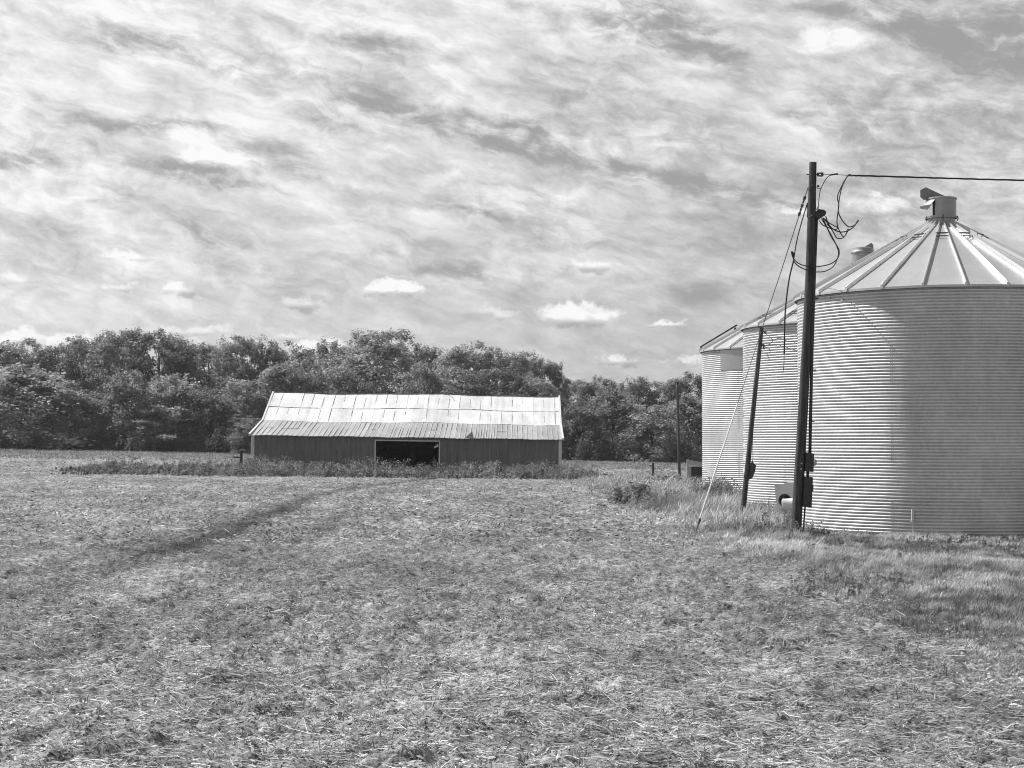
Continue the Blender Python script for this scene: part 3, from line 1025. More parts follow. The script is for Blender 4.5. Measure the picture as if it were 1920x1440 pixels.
# ------------------------------------------------------------------ aeration blower beside the near bin
def build_fan():
    Y = 39.2
    sc = Y / F
    c = at(1474, 962, Y)
    zg = gz1(c.x, Y)
    root = thing('blower', 'squat grey centrifugal blower with a round dark inlet beside the tall pole', 'blower', (c.x, Y, 0))
    def L(px, py, dy=0.0):
        p = at(px, py, Y + dy)
        return Vector((p.x - c.x, dy, p.z))
    # sheet housing, tapering, real depth
    b = MB()
    out = [(1452, 910), (1473, 905.5), (1492, 905), (1510, 905), (1510, 975), (1457, 975), (1456, 950)]
    fr = [L(x, y) for x, y in out]; bk = [p + Vector((.15, .5, 0)) for p in fr]
    n = len(out)
    hx, hy, hr = 1471.5, 938, 11.0
    # front face with a round hole: ring of quads between outline samples and circle
    ring_o = []; per = 6
    for i in range(n):
        for k in range(per):
            ring_o.append(fr[i].lerp(fr[(i + 1) % n], k / per))
    hc = L(hx, hy); hr_m = hr * sc
    ring_i = []
    for p in ring_o:
        d = Vector((p.x - hc.x, 0, p.z - hc.z)).normalized()
        ring_i.append(hc + d * hr_m)
    m = len(ring_o)
    b.add(ring_o + ring_i, [(i, (i + 1) % m, m + (i + 1) % m, m + i) for i in range(m)])
    b.add(fr + bk, [(i, i + n, (i + 1) % n + n, (i + 1) % n) for i in range(n)] + [tuple(range(n, 2 * n))])
    b.build('housing', M['plate'], root)
    c2 = MB()
    circ = [hc + Vector((math.cos(a) * hr_m, 0, math.sin(a) * hr_m)) for a in np.linspace(0, 2 * math.pi, 24, endpoint=False)]
    c2.tube(circ + [circ[0]], .014, 6, cap=False)
    c2.build('inlet_ring', M['dark_metal'], root)
    c3 = MB()
    for k in range(14):
        a = 2 * math.pi * k / 14
        p = hc + Vector((math.cos(a) * hr_m * .8, .10, math.sin(a) * hr_m * .8))
        c3.box(p, (.008, .12, .05), Matrix.Rotation(-a, 3, 'Y'))
    c3.tube([hc + Vector((0, .04, 0)), hc + Vector((0, .3, 0))], .05, 12)
    c3.build('impeller', M['dark_metal'], root)
    # motor: pale ribbed drum in front of the inlet, on a bracket
    c4 = MB()
    mc = L(1478, 945, -.30)
    ax = Vector((.32, -.12, .03)).normalized()
    p0 = mc - ax * .13; p1 = mc + ax * .22
    pr = [(0, .02), (0, .125), (.02, .142), (.05, .132), (.28, .132), (.30, .142), (.33, .12), (.33, .02)]
    c4.tube([p0 + ax * t for t, _ in pr], [r for _, r in pr], 20)
    c4.build('motor', M['guard'], root, smooth=True, auto=35)
    c5 = MB()
    c5.beam(mc + Vector((0, .02, -.12)), Vector((mc.x, mc.y + .02, zg)), .05, .05)
    c5.beam(mc + Vector((.12, -.05, -.12)), Vector((mc.x + .14, mc.y - .05, zg)), .03, .03)
    c5.beam(mc + Vector((0, 0, -.12)), mc + Vector((.05, .3, -.12)), .2, .02)
    c5.build('motor_bracket', M['plate'], root)
    c6 = MB()
    c6.box((.55, .3, zg + .42), (.7, .35, .35))
    c6.build('duct', M['plate'], root)


build_fan()


# ------------------------------------------------------------------ utility poles, cables and guys
def wood_pole(mb, base, top, r0, r1, n=20, seed=0):
    rg = random.Random(seed)
    pts = []; rad = []
    for i in range(15):
        t = i / 14
        p = Vector(base).lerp(Vector(top), t)
        pts.append(p + Vector((rg.uniform(-1, 1), rg.uniform(-1, 1), 0)) * .004)
        rad.append((r0 + (r1 - r0) * t) * rg.uniform(.985, 1.015))
    mb.tube(pts, rad, n)


def build_main_pole():
    Y = 33.2
    base = at(1495, 1018, Y); base.z = -.25
    top = at(1523.5, 305, Y)
    root = thing('utility_pole', 'tall dark wooden pole with meter boxes and dangling wires before the near bin', 'utility pole', (base.x, Y, 0))
    O = Vector((base.x, Y, 0))
    b = MB()
    key = [(1524.5, 304.5, .072), (1521.5, 411, .084), (1516.5, 560, .091), (1506, 760, .097), (1494.5, 960, .106), (1490.5, 1030, .110)]
    cl = spline([at(x, y, Y) - O for x, y, r in key], 6)
    rg = random.Random(3)
    b.tube([p + Vector((rg.uniform(-1, 1), rg.uniform(-1, 1), 0)) * .003 for p in cl], [float(np.interp(i / 6, range(6), [k[2] for k in key])) * rg.uniform(.985, 1.015) for i in range(len(cl))], 24)
    b.build('pole', M['pole'], root, smooth=True, auto=40)
    L = lambda px, py, dy=0.0: at(px, py, Y + dy) - O
    def cable(pts, r, name='wire', mat='cable', dy=-.06, n=8):
        m = MB()
        m.tube(spline([L(x, y, dy + (e[0] if e else 0)) for x, y, *e in pts], n), r, 6)
        return m.build(name, M[mat], root, smooth=True)
    # crop coordinates -> photo pixels
    c7 = lambda *q: [(1440 + x / 9.6, 290 + y / 9.6) for x, y in q]
    c1 = lambda *q: [(1280 + x / 3, 280 + y / 3) for x, y in q]
    # clevis and insulator at the top, with through bolt
    m = MB()
    m.tube([L(1512, 327), L(1536, 327)], .012, 8)
    m.tube([L(1532, 325), L(1541, 324.5), L(1543, 327), L(1541, 330), L(1532, 329.5)], .016, 8)
    m.tube([L(1541.5, 323.5), L(1541.5, 330.5)], .028, 10)
    m.build('insulator', M['dark_metal'], root)
    for px, py in ((1521, 317), (1524, 347), (1534, 349)):
        m = MB(); m.tube([L(px - 1.5, py, -.09), L(px + 1.5, py, -.08)], .022, 8)
        m.build('bolt', M['dark_metal'], root)
    # neutral drop, loops and tails
    cable(c7((1250, 352), (1130, 366), (1050, 430), (965, 580), (930, 690), (915, 830), (905, 950), (890, 1040), (900, 1120)), .009)
    cable(c7((1256, 345), (1180, 356), (1120, 366)), .017)
    cable(c7((870, 590), (920, 612), (965, 585)), .007, mat='wire')
    cable(c7((1490, 360), (1440, 372), (1380, 460), (1320, 580), (1262, 710), (1254, 800), (1275, 900), (1265, 1020), (1300, 1120), (1370, 1225), (1460, 1300), (1550, 1270), (1622, 1185)), .013)
    cable(c7((1500, 362), (1430, 390), (1360, 520), (1320, 620), (1285, 790), (1272, 900), (1262, 1020), (1245, 1140), (1248, 1270), (1300, 1400), (1360, 1475), (1420, 1400), (1440, 1335)), .012, dy=-.09)
    cable(c7((1590, 1225), (1625, 1180)), .022)
    cable(c7((1425, 1385), (1442, 1335)), .02)
    cable(c7((1040, 1110), (1080, 1230), (1160, 1330), (1290, 1390), (1420, 1375), (1540, 1300), (1622, 1185)), .012, dy=-.12)
    cable(c7((1000, 1140), (1080, 1215), (1180, 1275), (1245, 1310), (1225, 1350), (1140, 1325), (1060, 1250)), .010)
    cable(c7((920, 1185), (980, 1260), (1080, 1310), (1160, 1340)), .010)
    cable(c1((788, 385), (812, 440), (835, 490), (860, 530), (880, 570), (872, 612), (830, 645), (755, 660), (690, 655), (650, 640), (622, 612), (612, 576), (624, 584), (628, 605)), .011, dy=-.13)
    cable(c1((797, 392), (825, 430), (850, 470), (870, 500), (905, 495), (930, 452)), .011, dy=-.1)
    cable(c1((780, 388), (820, 455), (850, 510), (868, 548), (876, 590), (850, 655), (800, 686), (752, 690)), .011, dy=-.05)
    cable(c1((752, 690), (712, 682), (680, 672), (645, 652), (622, 625)), .011, dy=-.14)
    # long tail hanging down to the left
    cable(c1((612, 576), (625, 612), (615, 660), (600, 725), (585, 830), (575, 950), (573, 1060), (571, 1150)), .015, name='hanging_cable')
    cable(c1((571, 1150), (569, 1210), (564, 1258)), .007, name='hanging_cable', mat='wire')
    cable(c1((702, 300), (690, 340), (672, 400), (650, 480), (636, 545), (627, 605)), .012)
    cable(c1((703, 385), (725, 372), (752, 340), (762, 322)), .009, mat='wire', dy=-.12)
    cable(c1((703, 300), (700, 350), (702, 385)), .009, mat='wire')
    # weather head: a hood on a short bracket
    m = MB()
    hp = [(1531, 411), (1533, 404), (1538, 400), (1544, 399.5), (1548, 401)]
    m.tube([L(x, y, -.02) for x, y in hp], [.045, .085, .095, .07, .045], 14)
    m.build('weather_head', M['boxm'], root, smooth=True)
    # conduit up the side of the pole
    m = MB()
    m.tube([L(1531, 408, -.02), L(1527.5, 500, -.05), L(1525.5, 560, -.05), L(1523, 640, -.04), L(1521.5, 700), L(1518.5, 850)], .034, 10)
    m.tube([L(1509.5, 950), L(1507, 985), L(1504.5, 1016)], .017, 8)
    m.tube([L(1514.5, 884), L(1514.5, 897)], .03, 10)
    m.build('conduit', M['dark_metal'], root, smooth=True)
    m = MB()
    for py in (560, 694, 790):
        p = L(1525 + (694 - py) * .033, py, -.03)
        m.box(p, (.10, .09, .025))
    m.build('strap', M['dark_metal'], root)
    # boxes
    def qbox(name, quad, dy, depth, mat='boxm'):
        m = MB()
        fr = [L(x, y, dy) for x, y in quad]; bk = [p + Vector((0, depth, 0)) for p in fr]
        m.add(fr + bk, [(0, 1, 2, 3), (7, 6, 5, 4), (0, 4, 5, 1), (1, 5, 6, 2), (2, 6, 7, 3), (3, 7, 4, 0)])
        return m.build(name, M[mat], root)
    u = qbox('meter_box', [(1511, 848), (1526.5, 850.5), (1525.5, 885), (1510, 884)], -.12, .18)
    m = MB(); m.tube([L(1526, 867), L(1530.5, 867.5)], [.075, .055], 16); m.build('meter_glass', M['glass'], u).parent = u
    l_ = qbox('switch_box', [(1508, 894), (1524.5, 895), (1522, 951.5), (1506, 950)], -.15, .22)
    m = MB(); m.box(L(1523.6, 915, -.04), (.03, .03, .14)); m.build('switch_handle', M['dark_metal'], l_)
    m = MB()
    for px, py in ((1503, 869), (1502.5, 879.5)):
        m.box(L(px, py, -.115), (.03, .012, .025))
    m.build('tag_plate', M['guard'], root)
    # the overhead service cable running off to the right
    t = thing('overhead_cable', 'black twisted overhead cable running from the pole top out of the frame', 'cable', tuple(at(1545, 327, Y)))
    O2 = at(1545, 327, Y)
    m = MB()
    m.tube([at(1543, 327, Y) - O2, at(1570, 327.5, Y) - O2, at(1600, 329.5, Y) - O2], .006, 6)
    m.build('messenger_wire', M['wire'], t)
    key = [(1588, 329), (1620, 329.6), (1700, 332.0), (1800, 335.0), (1920, 338), (2080, 340), (2400, 338), (2900, 322)]
    pts = spline([at(x, y, Y + (x - 1590) * .004) - O2 for x, y in key], 40)
    for ph in (0, 2.09, 4.19):
        m = MB()
        m.tube([p + Vector((0, math.cos(i * .16 + ph + .8 * math.sin(i * .05)), math.sin(i * .16 + ph + .8 * math.sin(i * .05)))) * .010 for i, p in enumerate(pts)], .0100, 6)
        m.build('conductor', M['cable'], t, smooth=True)
    # guy to the leaning pole
    g = thing('guy_wire', 'thin slanting wire from the tall pole down to the top of the leaning pole', 'wire', tuple(at(1515, 352, Y)))
    O3 = at(1515, 352, Y)
    a = at(1515, 352, Y - .05); e = at(1430, 612, 42.0)
    m = MB(); m.tube([a - O3, a.lerp(e, .5) - O3 + Vector((0, 0, -.03)), e - O3], .010, 6); m.build('strand', M['wire'], g)
    m = MB()
    for t_, r_ in ((.055, .03), (.075, .02), (.10, .028), (.125, .022), (.15, .03)):
        p = a.lerp(e, t_) - O3
        m.tube([p, a.lerp(e, t_ + .012) - O3], r_, 8)
    m.build('clamp', M['dark_metal'], g)


build_main_pole()


def build_leaning_pole():
    Y = 42.0
    base = at(1389.5, 966, Y); base.z = -.25
    top = at(1428, 614, Y)
    root = thing('utility_pole', 'short leaning dark pole with a small box before the middle bin', 'utility pole', (base.x, Y, 0))
    O = Vector((base.x, Y, 0))
    L = lambda px, py, dy=0.0: at(px, py, Y + dy) - O
    b = MB(); wood_pole(b, base - O, top - O, .072, .052, 16, 2)
    b.build('pole', M['pole'], root, smooth=True, auto=40)
    m = MB()
    q = [(1411.5, 863), (1413.5, 869), (1418, 872), (1416, 884), (1411, 896), (1405, 899.5), (1404, 896), (1408.5, 872)]
    fr = [L(x, y, -.1) for x, y in q]; bk = [p + Vector((0, .16, 0)) for p in fr]; n = len(q)
    m.add(fr + bk, [tuple(range(n)), tuple(range(2 * n - 1, n - 1, -1))] + [(i, i + n, (i + 1) % n + n, (i + 1) % n) for i in range(n)])
    m.build('meter_box', M['boxm'], root)
    m = MB()
    m.beam(L(1401, 868, -.02), L(1413, 870, -.02), .04, .04); m.beam(L(1395, 892, -.02), L(1406, 895.5, -.02), .05, .05)
    m.build('bracket', M['boxm'], root)
    m = MB(); m.tube([L(1411.6, 863, -.08), L(1411, 830, -.08), L(1414, 760, -.08), L(1421, 690, -.08), L(1428, 640, -.08)], .006, 5)
    m.build('conduit', M['wire'], root)
    m = MB()
    m.tube([L(1428, 621, -.07), L(1437, 623, -.07)], .02, 8); m.tube([L(1427, 645, -.07), L(1433, 648, -.07)], .03, 8); m.tube([L(1431, 650, -.07), L(1433, 655, -.07)], .02, 8)
    m.build('insulator', M['dark_metal'], root)
    for pts in (((1431, 622), (1441, 630), (1449, 638), (1443, 645), (1433, 648)),
                ((1432, 650), (1441, 653), (1444, 660), (1438, 664), (1442, 672), (1441, 676)),
                ((1449, 638), (1462, 634), (1475, 639), (1488, 641), (1496, 646)),  # this wire and the next are added where wire shadows cross the bin
                ((1433, 648), (1452, 646), (1470, 650), (1484, 655), (1498, 658))):
        m = MB(); m.tube(spline([L(x, y, -.05) for x, y in pts], 6), .008, 5)
        m.build('wire', M['wire'], root)
    # guy with pale guard and dark anchor rod
    a = at(1427, 622, Y - .06); e = at(1301.5, 1002, 35.5); e.z = -.05
    g = thing('guy_wire', 'slanting guy of the leaning pole with a pale guard tube and dark anchor rod', 'guy wire', tuple(e))
    m = MB(); m.tube([a - e, Vector((0, 0, 0))], .008, 6); m.build('strand', M['wire'], g)
    def par(py):    # parameter along the strand where it crosses a photo row
        lo, hi = 0.0, 1.0
        for _ in range(40):
            t = (lo + hi) / 2; p = a.lerp(e, t)
            dy = p.y * CT + (p.z - EYE) * ST; dz = -p.y * ST + (p.z - EYE) * CT
            if 720 - F * dz / dy < py: lo = t
            else: hi = t
        return lo
    t0, t1 = par(757), par(974)
    m = MB(); m.tube([a.lerp(e, t0) - e, a.lerp(e, (t0 + t1) / 2) - e, a.lerp(e, t1) - e], .019, 10); m.build('guard', M['guard'], g, smooth=True, auto=40)
    m = MB(); m.tube([a.lerp(e, t1) - e, a.lerp(e, t1 + .012) - e, a.lerp(e, t1 + .02) - e, Vector((0, 0, 0))], [.04, .035, .018, .018], 8)
    m.build('anchor_rod', M['dark_metal'], g)


build_leaning_pole()


def build_small_stuff():
    # distant pole
    Y = 105.0
    base = at(1274.3, 884, Y); base.z = gz1(base.x, Y) - .2; top = at(1270, 718, Y)
    root = thing('utility_pole', 'thin distant pole standing before the trees left of the farthest bin', 'utility pole', (base.x, Y, 0))
    O = Vector((base.x, Y, 0))
    b = MB(); wood_pole(b, base - O, top - O, .10, .07, 12, 3); b.build('pole', M['pole2'], root, smooth=True)
    b = MB(); p = top - O
    b.beam(p + Vector((-.16, -.08, -.02)), p + Vector((.12, -.08, .06)), .06, .06)
    b.tube([p + Vector((-.1, -.08, .0)), p + Vector((-.1, -.08, .14))], .03, 6)
    b.build('crosspiece', M['pole2'], root)
    # stake in the grass
    Y = 92.0
    p = at(1224.5, 886, Y); zg = gz1(p.x, Y); tz = at(1224, 867.5, Y).z
    root = thing('stake', 'short dark stake with a crosspiece in the grass left of the distant pole', 'stake', (p.x, Y, zg))
    b = MB(); b.beam((0, 0, -.1), (.0, 0, tz - zg), .10, .10); b.build('post', M['dark_metal'], root)
    b = MB(); b.beam((-.2, -.06, tz - zg - .17), (.06, -.06, tz - zg - .17), .05, .05); b.build('crosspiece', M['dark_metal'], root)
    # fence corner left of the barn
    Y = 117.0
    p = at(452.5, 872, Y); zg = gz1(p.x, Y); tz = at(452, 845, Y).z
    root = thing('fence_post', 'dark wooden post with a side rail standing left of the barn', 'fence post', (p.x, Y, zg))
    b = MB(); b.beam((0, 0, -.1), (0, 0, tz - zg), .16, .16); b.build('post', M['pole'], root)
    b = MB(); b.beam((-.62, .0, tz - zg - .46), (-.08, .0, tz - zg - .48), .07, .09); b.build('rail', M['pole'], root)
    # pale wooden trough / wagon box behind the far bin
    Y = 84.0
    p0 = at(1289, 886, Y); p1 = at(1335, 870, Y); zg = gz1(p0.x, Y)
    root = thing('farm_wagon', 'pale low wooden wagon box half hidden behind the farthest bin', 'wagon', (p0.x, Y, zg))
    L = lambda px, py, dy=0.0: at(px, py, Y + dy) - Vector((p0.x, Y, zg))
    w = MB(); w.beam(L(1288, 866.0), L(1350, 876.5), .05, .22); w.build('side_board', M['old_wood'], root)
    w = MB(); w.beam(L(1288, 866, 1.3), L(1350, 876.5, 1.3), .05, .22); w.build('side_board', M['old_wood'], root)
    w = MB(); a = L(1289.5, 861); w.beam((a.x, 0, -.05), (a.x, 0, a.z), .10, .10, Vector((0, 1, 0))); w.build('post', M['old_wood'], root)
    w = MB(); w.box((1.15, .70, .58), (1.9, 1.2, .80)); w.build('bed', M['boxm'], root)
    for wx in (.4, 1.5):
        for wy in (.05, 1.25):
            w = MB(); w.tube([(wx, wy - .08, .2), (wx, wy + .08, .2)], .2, 18); w.build('wheel', M['boxm'], root)


M['pole2'] = mat_basic('grey_pole', 0.07, 0.9, 0.0, 0.3, 4, (3, 3, .3))
build_small_stuff()


# ------------------------------------------------------------------ barn
def build_barn():
    Y0, Y1, Y2, Y3 = 125.0, 131.4, 137.0, 149.0
    x0, x1 = -19.87, 3.83
    zE, zK, zR = 2.292, 3.46, 5.86          # eave, knee, ridge (mean)
    zg = -.52
    cx = (x0 + x1) / 2
    root = thing('barn', 'long low barn with dark walls and bright patched tin roof', 'barn', (cx, Y0, 0), rot=(0, math.radians(.83), 0))
    hw = (x1 - x0) / 2
    wx = hw - .22
    rg = random.Random(4)
    yk, yr, yb = Y1 - Y0, Y2 - Y0, Y3 - Y0
    yw = .35                               # wall plane behind the eave
    # profile of roof
    def zroof(y):
        if y < yk: return zE + (zK - zE) * (y / yk)
        if y < yr: return zK + (zR - zK) * ((y - yk) / (yr - yk))
        return zR - (zR - zE) * ((y - yr) / (yb - yr))
    # front wall of vertical boards with the doorway left open
    dxl = at(704, 850, Y0 + yw).x - cx; dxr = at(822.5, 850, Y0 + yw).x - cx
    dz = at(760, 827, Y0 + yw).z
    b = MB(); x = -wx
    while x < wx - 1e-3:
        w = min(rg.uniform(.18, .26), wx - x)
        lo = -1.1; hi = zroof(yw) - .03
        segs = [(x, x + w)]
        if x + w > dxl and x < dxr:
            segs = []
            if x < dxl: segs.append((x, dxl))
            if x + w > dxr: segs.append((dxr, x + w))
            a_, b_ = max(x, dxl), min(x + w, dxr)
            b.box(((a_ + b_) / 2, yw + rg.uniform(-.008, .008), (dz + hi) / 2), (b_ - a_, .03, hi - dz), tone=rg.uniform(.9, 1.08))
        for a_, b_ in segs:
            b.box(((a_ + b_) / 2, yw + rg.uniform(-.008, .008), (lo + hi) / 2), (b_ - a_ - .003, .03, hi - lo), tone=rg.uniform(.93, 1.06))
        x += w
    b.build('front_wall', M['barn_wall'], root)
    # gable walls and back wall
    for sx in (-1, 1):
        b = MB()
        ys = [yw + .03, yk, yr, yb - .3]
        v = [Vector((sx * wx, y, -1.1)) for y in ys] + [Vector((sx * wx, y, zroof(y) - .05)) for y in ys]
        v2 = [p + Vector((-sx * .05, 0, 0)) for p in v]
        f = []
        for i in range(3):
            f.append((i, i + 1, i + 5, i + 4)); f.append((8 + i, 12 + i, 13 + i, 9 + i))
        b.add(v + v2, f)
        b.build('gable_wall', M['barn_wall'], root)
    b = MB(); b.box((0, yb - .3, (zE - 1.1) / 2), (2 * wx, .05, zE + 1.05)); b.build('back_wall', M['barn_in'], root)
    # interior framing glimpsed through the doorway
    b = MB()
    for px_ in (-9, -6, -3, 0, 3, 6):
        for yy in (4.5, 9, 16):
            b.box((px_, yy, (zroof(yy) - 1.2) / 2), (.18, .18, zroof(yy) + 1.0))
    b.beam((-wx + .2, 4.5, 1.6), (wx - .2, 4.5, 1.6), .12, .2)
    b.build('inner_posts', M['barn_in'], root)
    # corner boards
    for xx, ww in ((-wx - .02, .26), (wx + .02, .24)):
        b = MB(); b.box((xx, yw - .035, (zroof(yw) - .05 - 1.1) / 2), (ww, .06, zroof(yw) + 1.0)); b.build('corner_board', M['white_paint'], root)
    # doorway frame
    fr = MB()
    fr.box(((dxl + dxr) / 2, yw - .03, dz + .03), (dxr - dxl + .16, .05, .09))
    fr.box((dxl - .04, yw - .033, (dz - 1.1) / 2), (.09, .05, dz + 1.1))
    fr.box((dxr + .04, yw - .033, (dz - 1.1) / 2), (.09, .05, dz + 1.1))
    door = fr.build('door_frame', M['white_paint'], root)
    h = MB()
    for z_ in (.42, .10, -.05):
        h.box((dxl + .09, yw - .03, z_), (.09, .04, .14 if z_ > .2 else .07)); h.box((dxr - .09, yw - .03, z_ - .05), (.07, .04, .1))
    h.box((dxr - .22, yw - .01, dz - .38), (.32, .03, .12), Matrix.Rotation(-.5, 3, 'Y')); h.box((dxr - .12, yw - .02, dz - .3), (.1, .03, .2))
    h.build('door_hardware', M['white_paint'], door)

    # --- upper roof: two courses of flat sheets, each sheet its own tilt and tone
    def rp(x, y, lift=0.0):
        """point on the roof surface, with the sag and ripple of an old roof"""
        sag = .05 * math.sin(x * .42 + 1.0) * math.sin(min(1, y / yk) * 1.4) + .025 * math.sin(x * 1.1 + y)
        return Vector((x, y, zroof(y) + sag + lift))

    def sheet(b, xa, xb, ya, yb_, lift, tone, nx=3):
        vs = []
        for j in range(3):
            y = ya + (yb_ - ya) * j / 2
            for i in range(nx + 1):
                x = xa + (xb - xa) * i / nx
                buckle = .008 * math.sin(i * 2.1 + xa * 3)
                vs.append(rp(x, y, lift + buckle))
        top = len(vs)
        vs += [p - Vector((0, 0, .012)) for p in vs]
        w = nx + 1
        fs = []
        for j in range(2):
            for i in range(nx):
                a_ = j * w + i
                fs.append((a_, a_ + 1, a_ + w + 1, a_ + w)); fs.append((top + a_, top + a_ + w, top + a_ + w + 1, top + a_ + 1))
        for i in range(nx):
            fs.append((i, top + i, top + i + 1, i + 1))
        b.add(vs, fs, tone)
    ym = yk + (yr - yk) * .46
    b = MB()
    for (ya, yb_, lf) in ((yk - .10, ym + .12, .016), (ym, yr - .02, .040)):
        x = -hw + .03
        while x < hw - .05:
            w = min(.86, hw - .03 - x)
            if w < .2: break
            sheet(b, x - .02, x + w + .02, ya, yb_, lf + rg.uniform(0, .016), rg.uniform(.90, 1.07))
            x += w
    # back slope
    for (ya, yb_) in ((yr + .02, yb + .2),):
        x = -hw + .03
        while x < hw - .1:
            w = min(.86, hw - .03 - x)
            sheet(b, x - .02, x + w + .02, ya, yb_, .02 + rg.uniform(0, .01), rg.uniform(.85, 1.1)); x += w
    roof = b.build('roof', M['roof_old'], root)
    # rusty lap seams: some dark, some faded
    s = MB()
    for (ya, yb_, lf, pr) in ((yk - .05, ym + .02, .062, .62), (ym + .06, yr - .1, .074, .66)):
        x = -hw + .03 + .86
        while x < hw - .2:
            if rg.random() < pr + .22:
                a_ = ya + rg.uniform(0, .5) * (yb_ - ya); c_ = yb_ - rg.uniform(0, .35) * (yb_ - ya)
                wd = rg.choice((.012, .016, .026))
                k = 4
                for i in range(k):
                    p = rp(x, a_ + (c_ - a_) * i / k, lf); q = rp(x, a_ + (c_ - a_) * (i + 1) / k, lf)
                    s.beam(p, q, wd, .012)
            x += .86
    x = -hw + .1
    while x < hw - .6:
        l_ = rg.uniform(.7, 2.4)
        if rg.random() < .62:
            k = max(1, int(l_ / .5))
            for i in range(k):
                s.beam(rp(x + l_ * i / k, ym + .0, .062), rp(min(hw - .05, x + l_ * (i + 1) / k), ym + .0, .062), .016, .018)
        x += l_ + rg.uniform(0, .3)
    # a curled patch outline near the ridge, two thirds along
    pc = [rp(2.3 + .9 * math.sin(t * 1.5), yr - 1.6 + 1.4 * math.cos(t * 1.5), .085) for t in np.linspace(0, 1, 7)]
    for p, q in zip(pc, pc[1:]): s.beam(p, q, .04, .012)
    s.build('roof_seams', M['seam'], root)
    # --- lower roof: ribbed sheets
    b = MB(); x = -hw
    while x < hw - .02:
        w = min(.78, hw - x)
        ye = rg.uniform(-.10, .06)
        sheet(b, x, x + w, ye, yk + .02, rg.uniform(-.005, .012), rg.uniform(.86, 1.12)); x += w
    b.build('lower_roof', M['roof_new'], root)
    b = MB(); x = -hw + .05; k = 0
    while x < hw:
        n_ = 5
        tn = rg.uniform(1.1, 1.5); hgt = rg.uniform(.035, .055)
        for i in range(n_):
            p = rp(x, -.06 + (yk + .02) * i / n_, .02); q = rp(x, -.06 + (yk + .02) * (i + 1) / n_, .02)
            b.beam(p, q, .05, hgt, tone=tn)
        x += .39 if not (5.0 < x < 6.6 or -1.6 < x < .2 and k % 2) else .2
        k += 1
    b.build('roof_ribs', M['roof_new'], root)
    # ragged slipped edges / patches on the lower roof
    b = MB()
    for px, py, w in ((885, 806, 0), (544, 803, 36), (812, 811, 16), (508, 812, 9), (940, 807, 20), (700, 806, 10)):
        if not w: continue
        y = yk * .45; X = at(px, py, Y0 + y).x - cx
        b.beam(rp(X - w * .02, y, .07), rp(X + w * .02, y, .07), .05, .03)
    b.build('roof_patches', M['seam'], root)
    # bent-up corner of a torn sheet
    X = at(880, 815, Y0).x - cx
    b = MB()
    v = [rp(X - .36, -.10, .05), rp(X + .30, -.10, .05), rp(X + .16, .55, .42)]
    b.add(v + [p + Vector((0, .03, .02)) for p in v], [(0, 1, 2), (5, 4, 3), (0, 3, 4, 1), (1, 4, 5, 2), (2, 5, 3, 0)])
    b.build('torn_flap', M['boxm'], root)
    # edge trims and ridge cap
    b = MB()
    for sx in (-1, 1):
        for (ya, yb_) in ((-.1, yk), (yk, yr), (yr, yb + .2)):
            b.beam(Vector((sx * hw, ya, zroof(max(0, ya)) + .03)), Vector((sx * hw, yb_, zroof(yb_) + .03)), .14, .17)
    b.build('gable_trim', M['white_paint'], root)
    b = MB()
    k = 30
    for i in range(k):
        xa = -hw + 2 * hw * i / k; xb = xa + 2 * hw / k
        p = rp(xa, yr); q = rp(xb, yr)
        b.beam(p + Vector((0, -.06, .05)), q + Vector((0, -.06, .05)), .24, .03, tone=rg.uniform(.5, .9))
    b.build('ridge_cap', M['roof_new'], root)


build_barn()


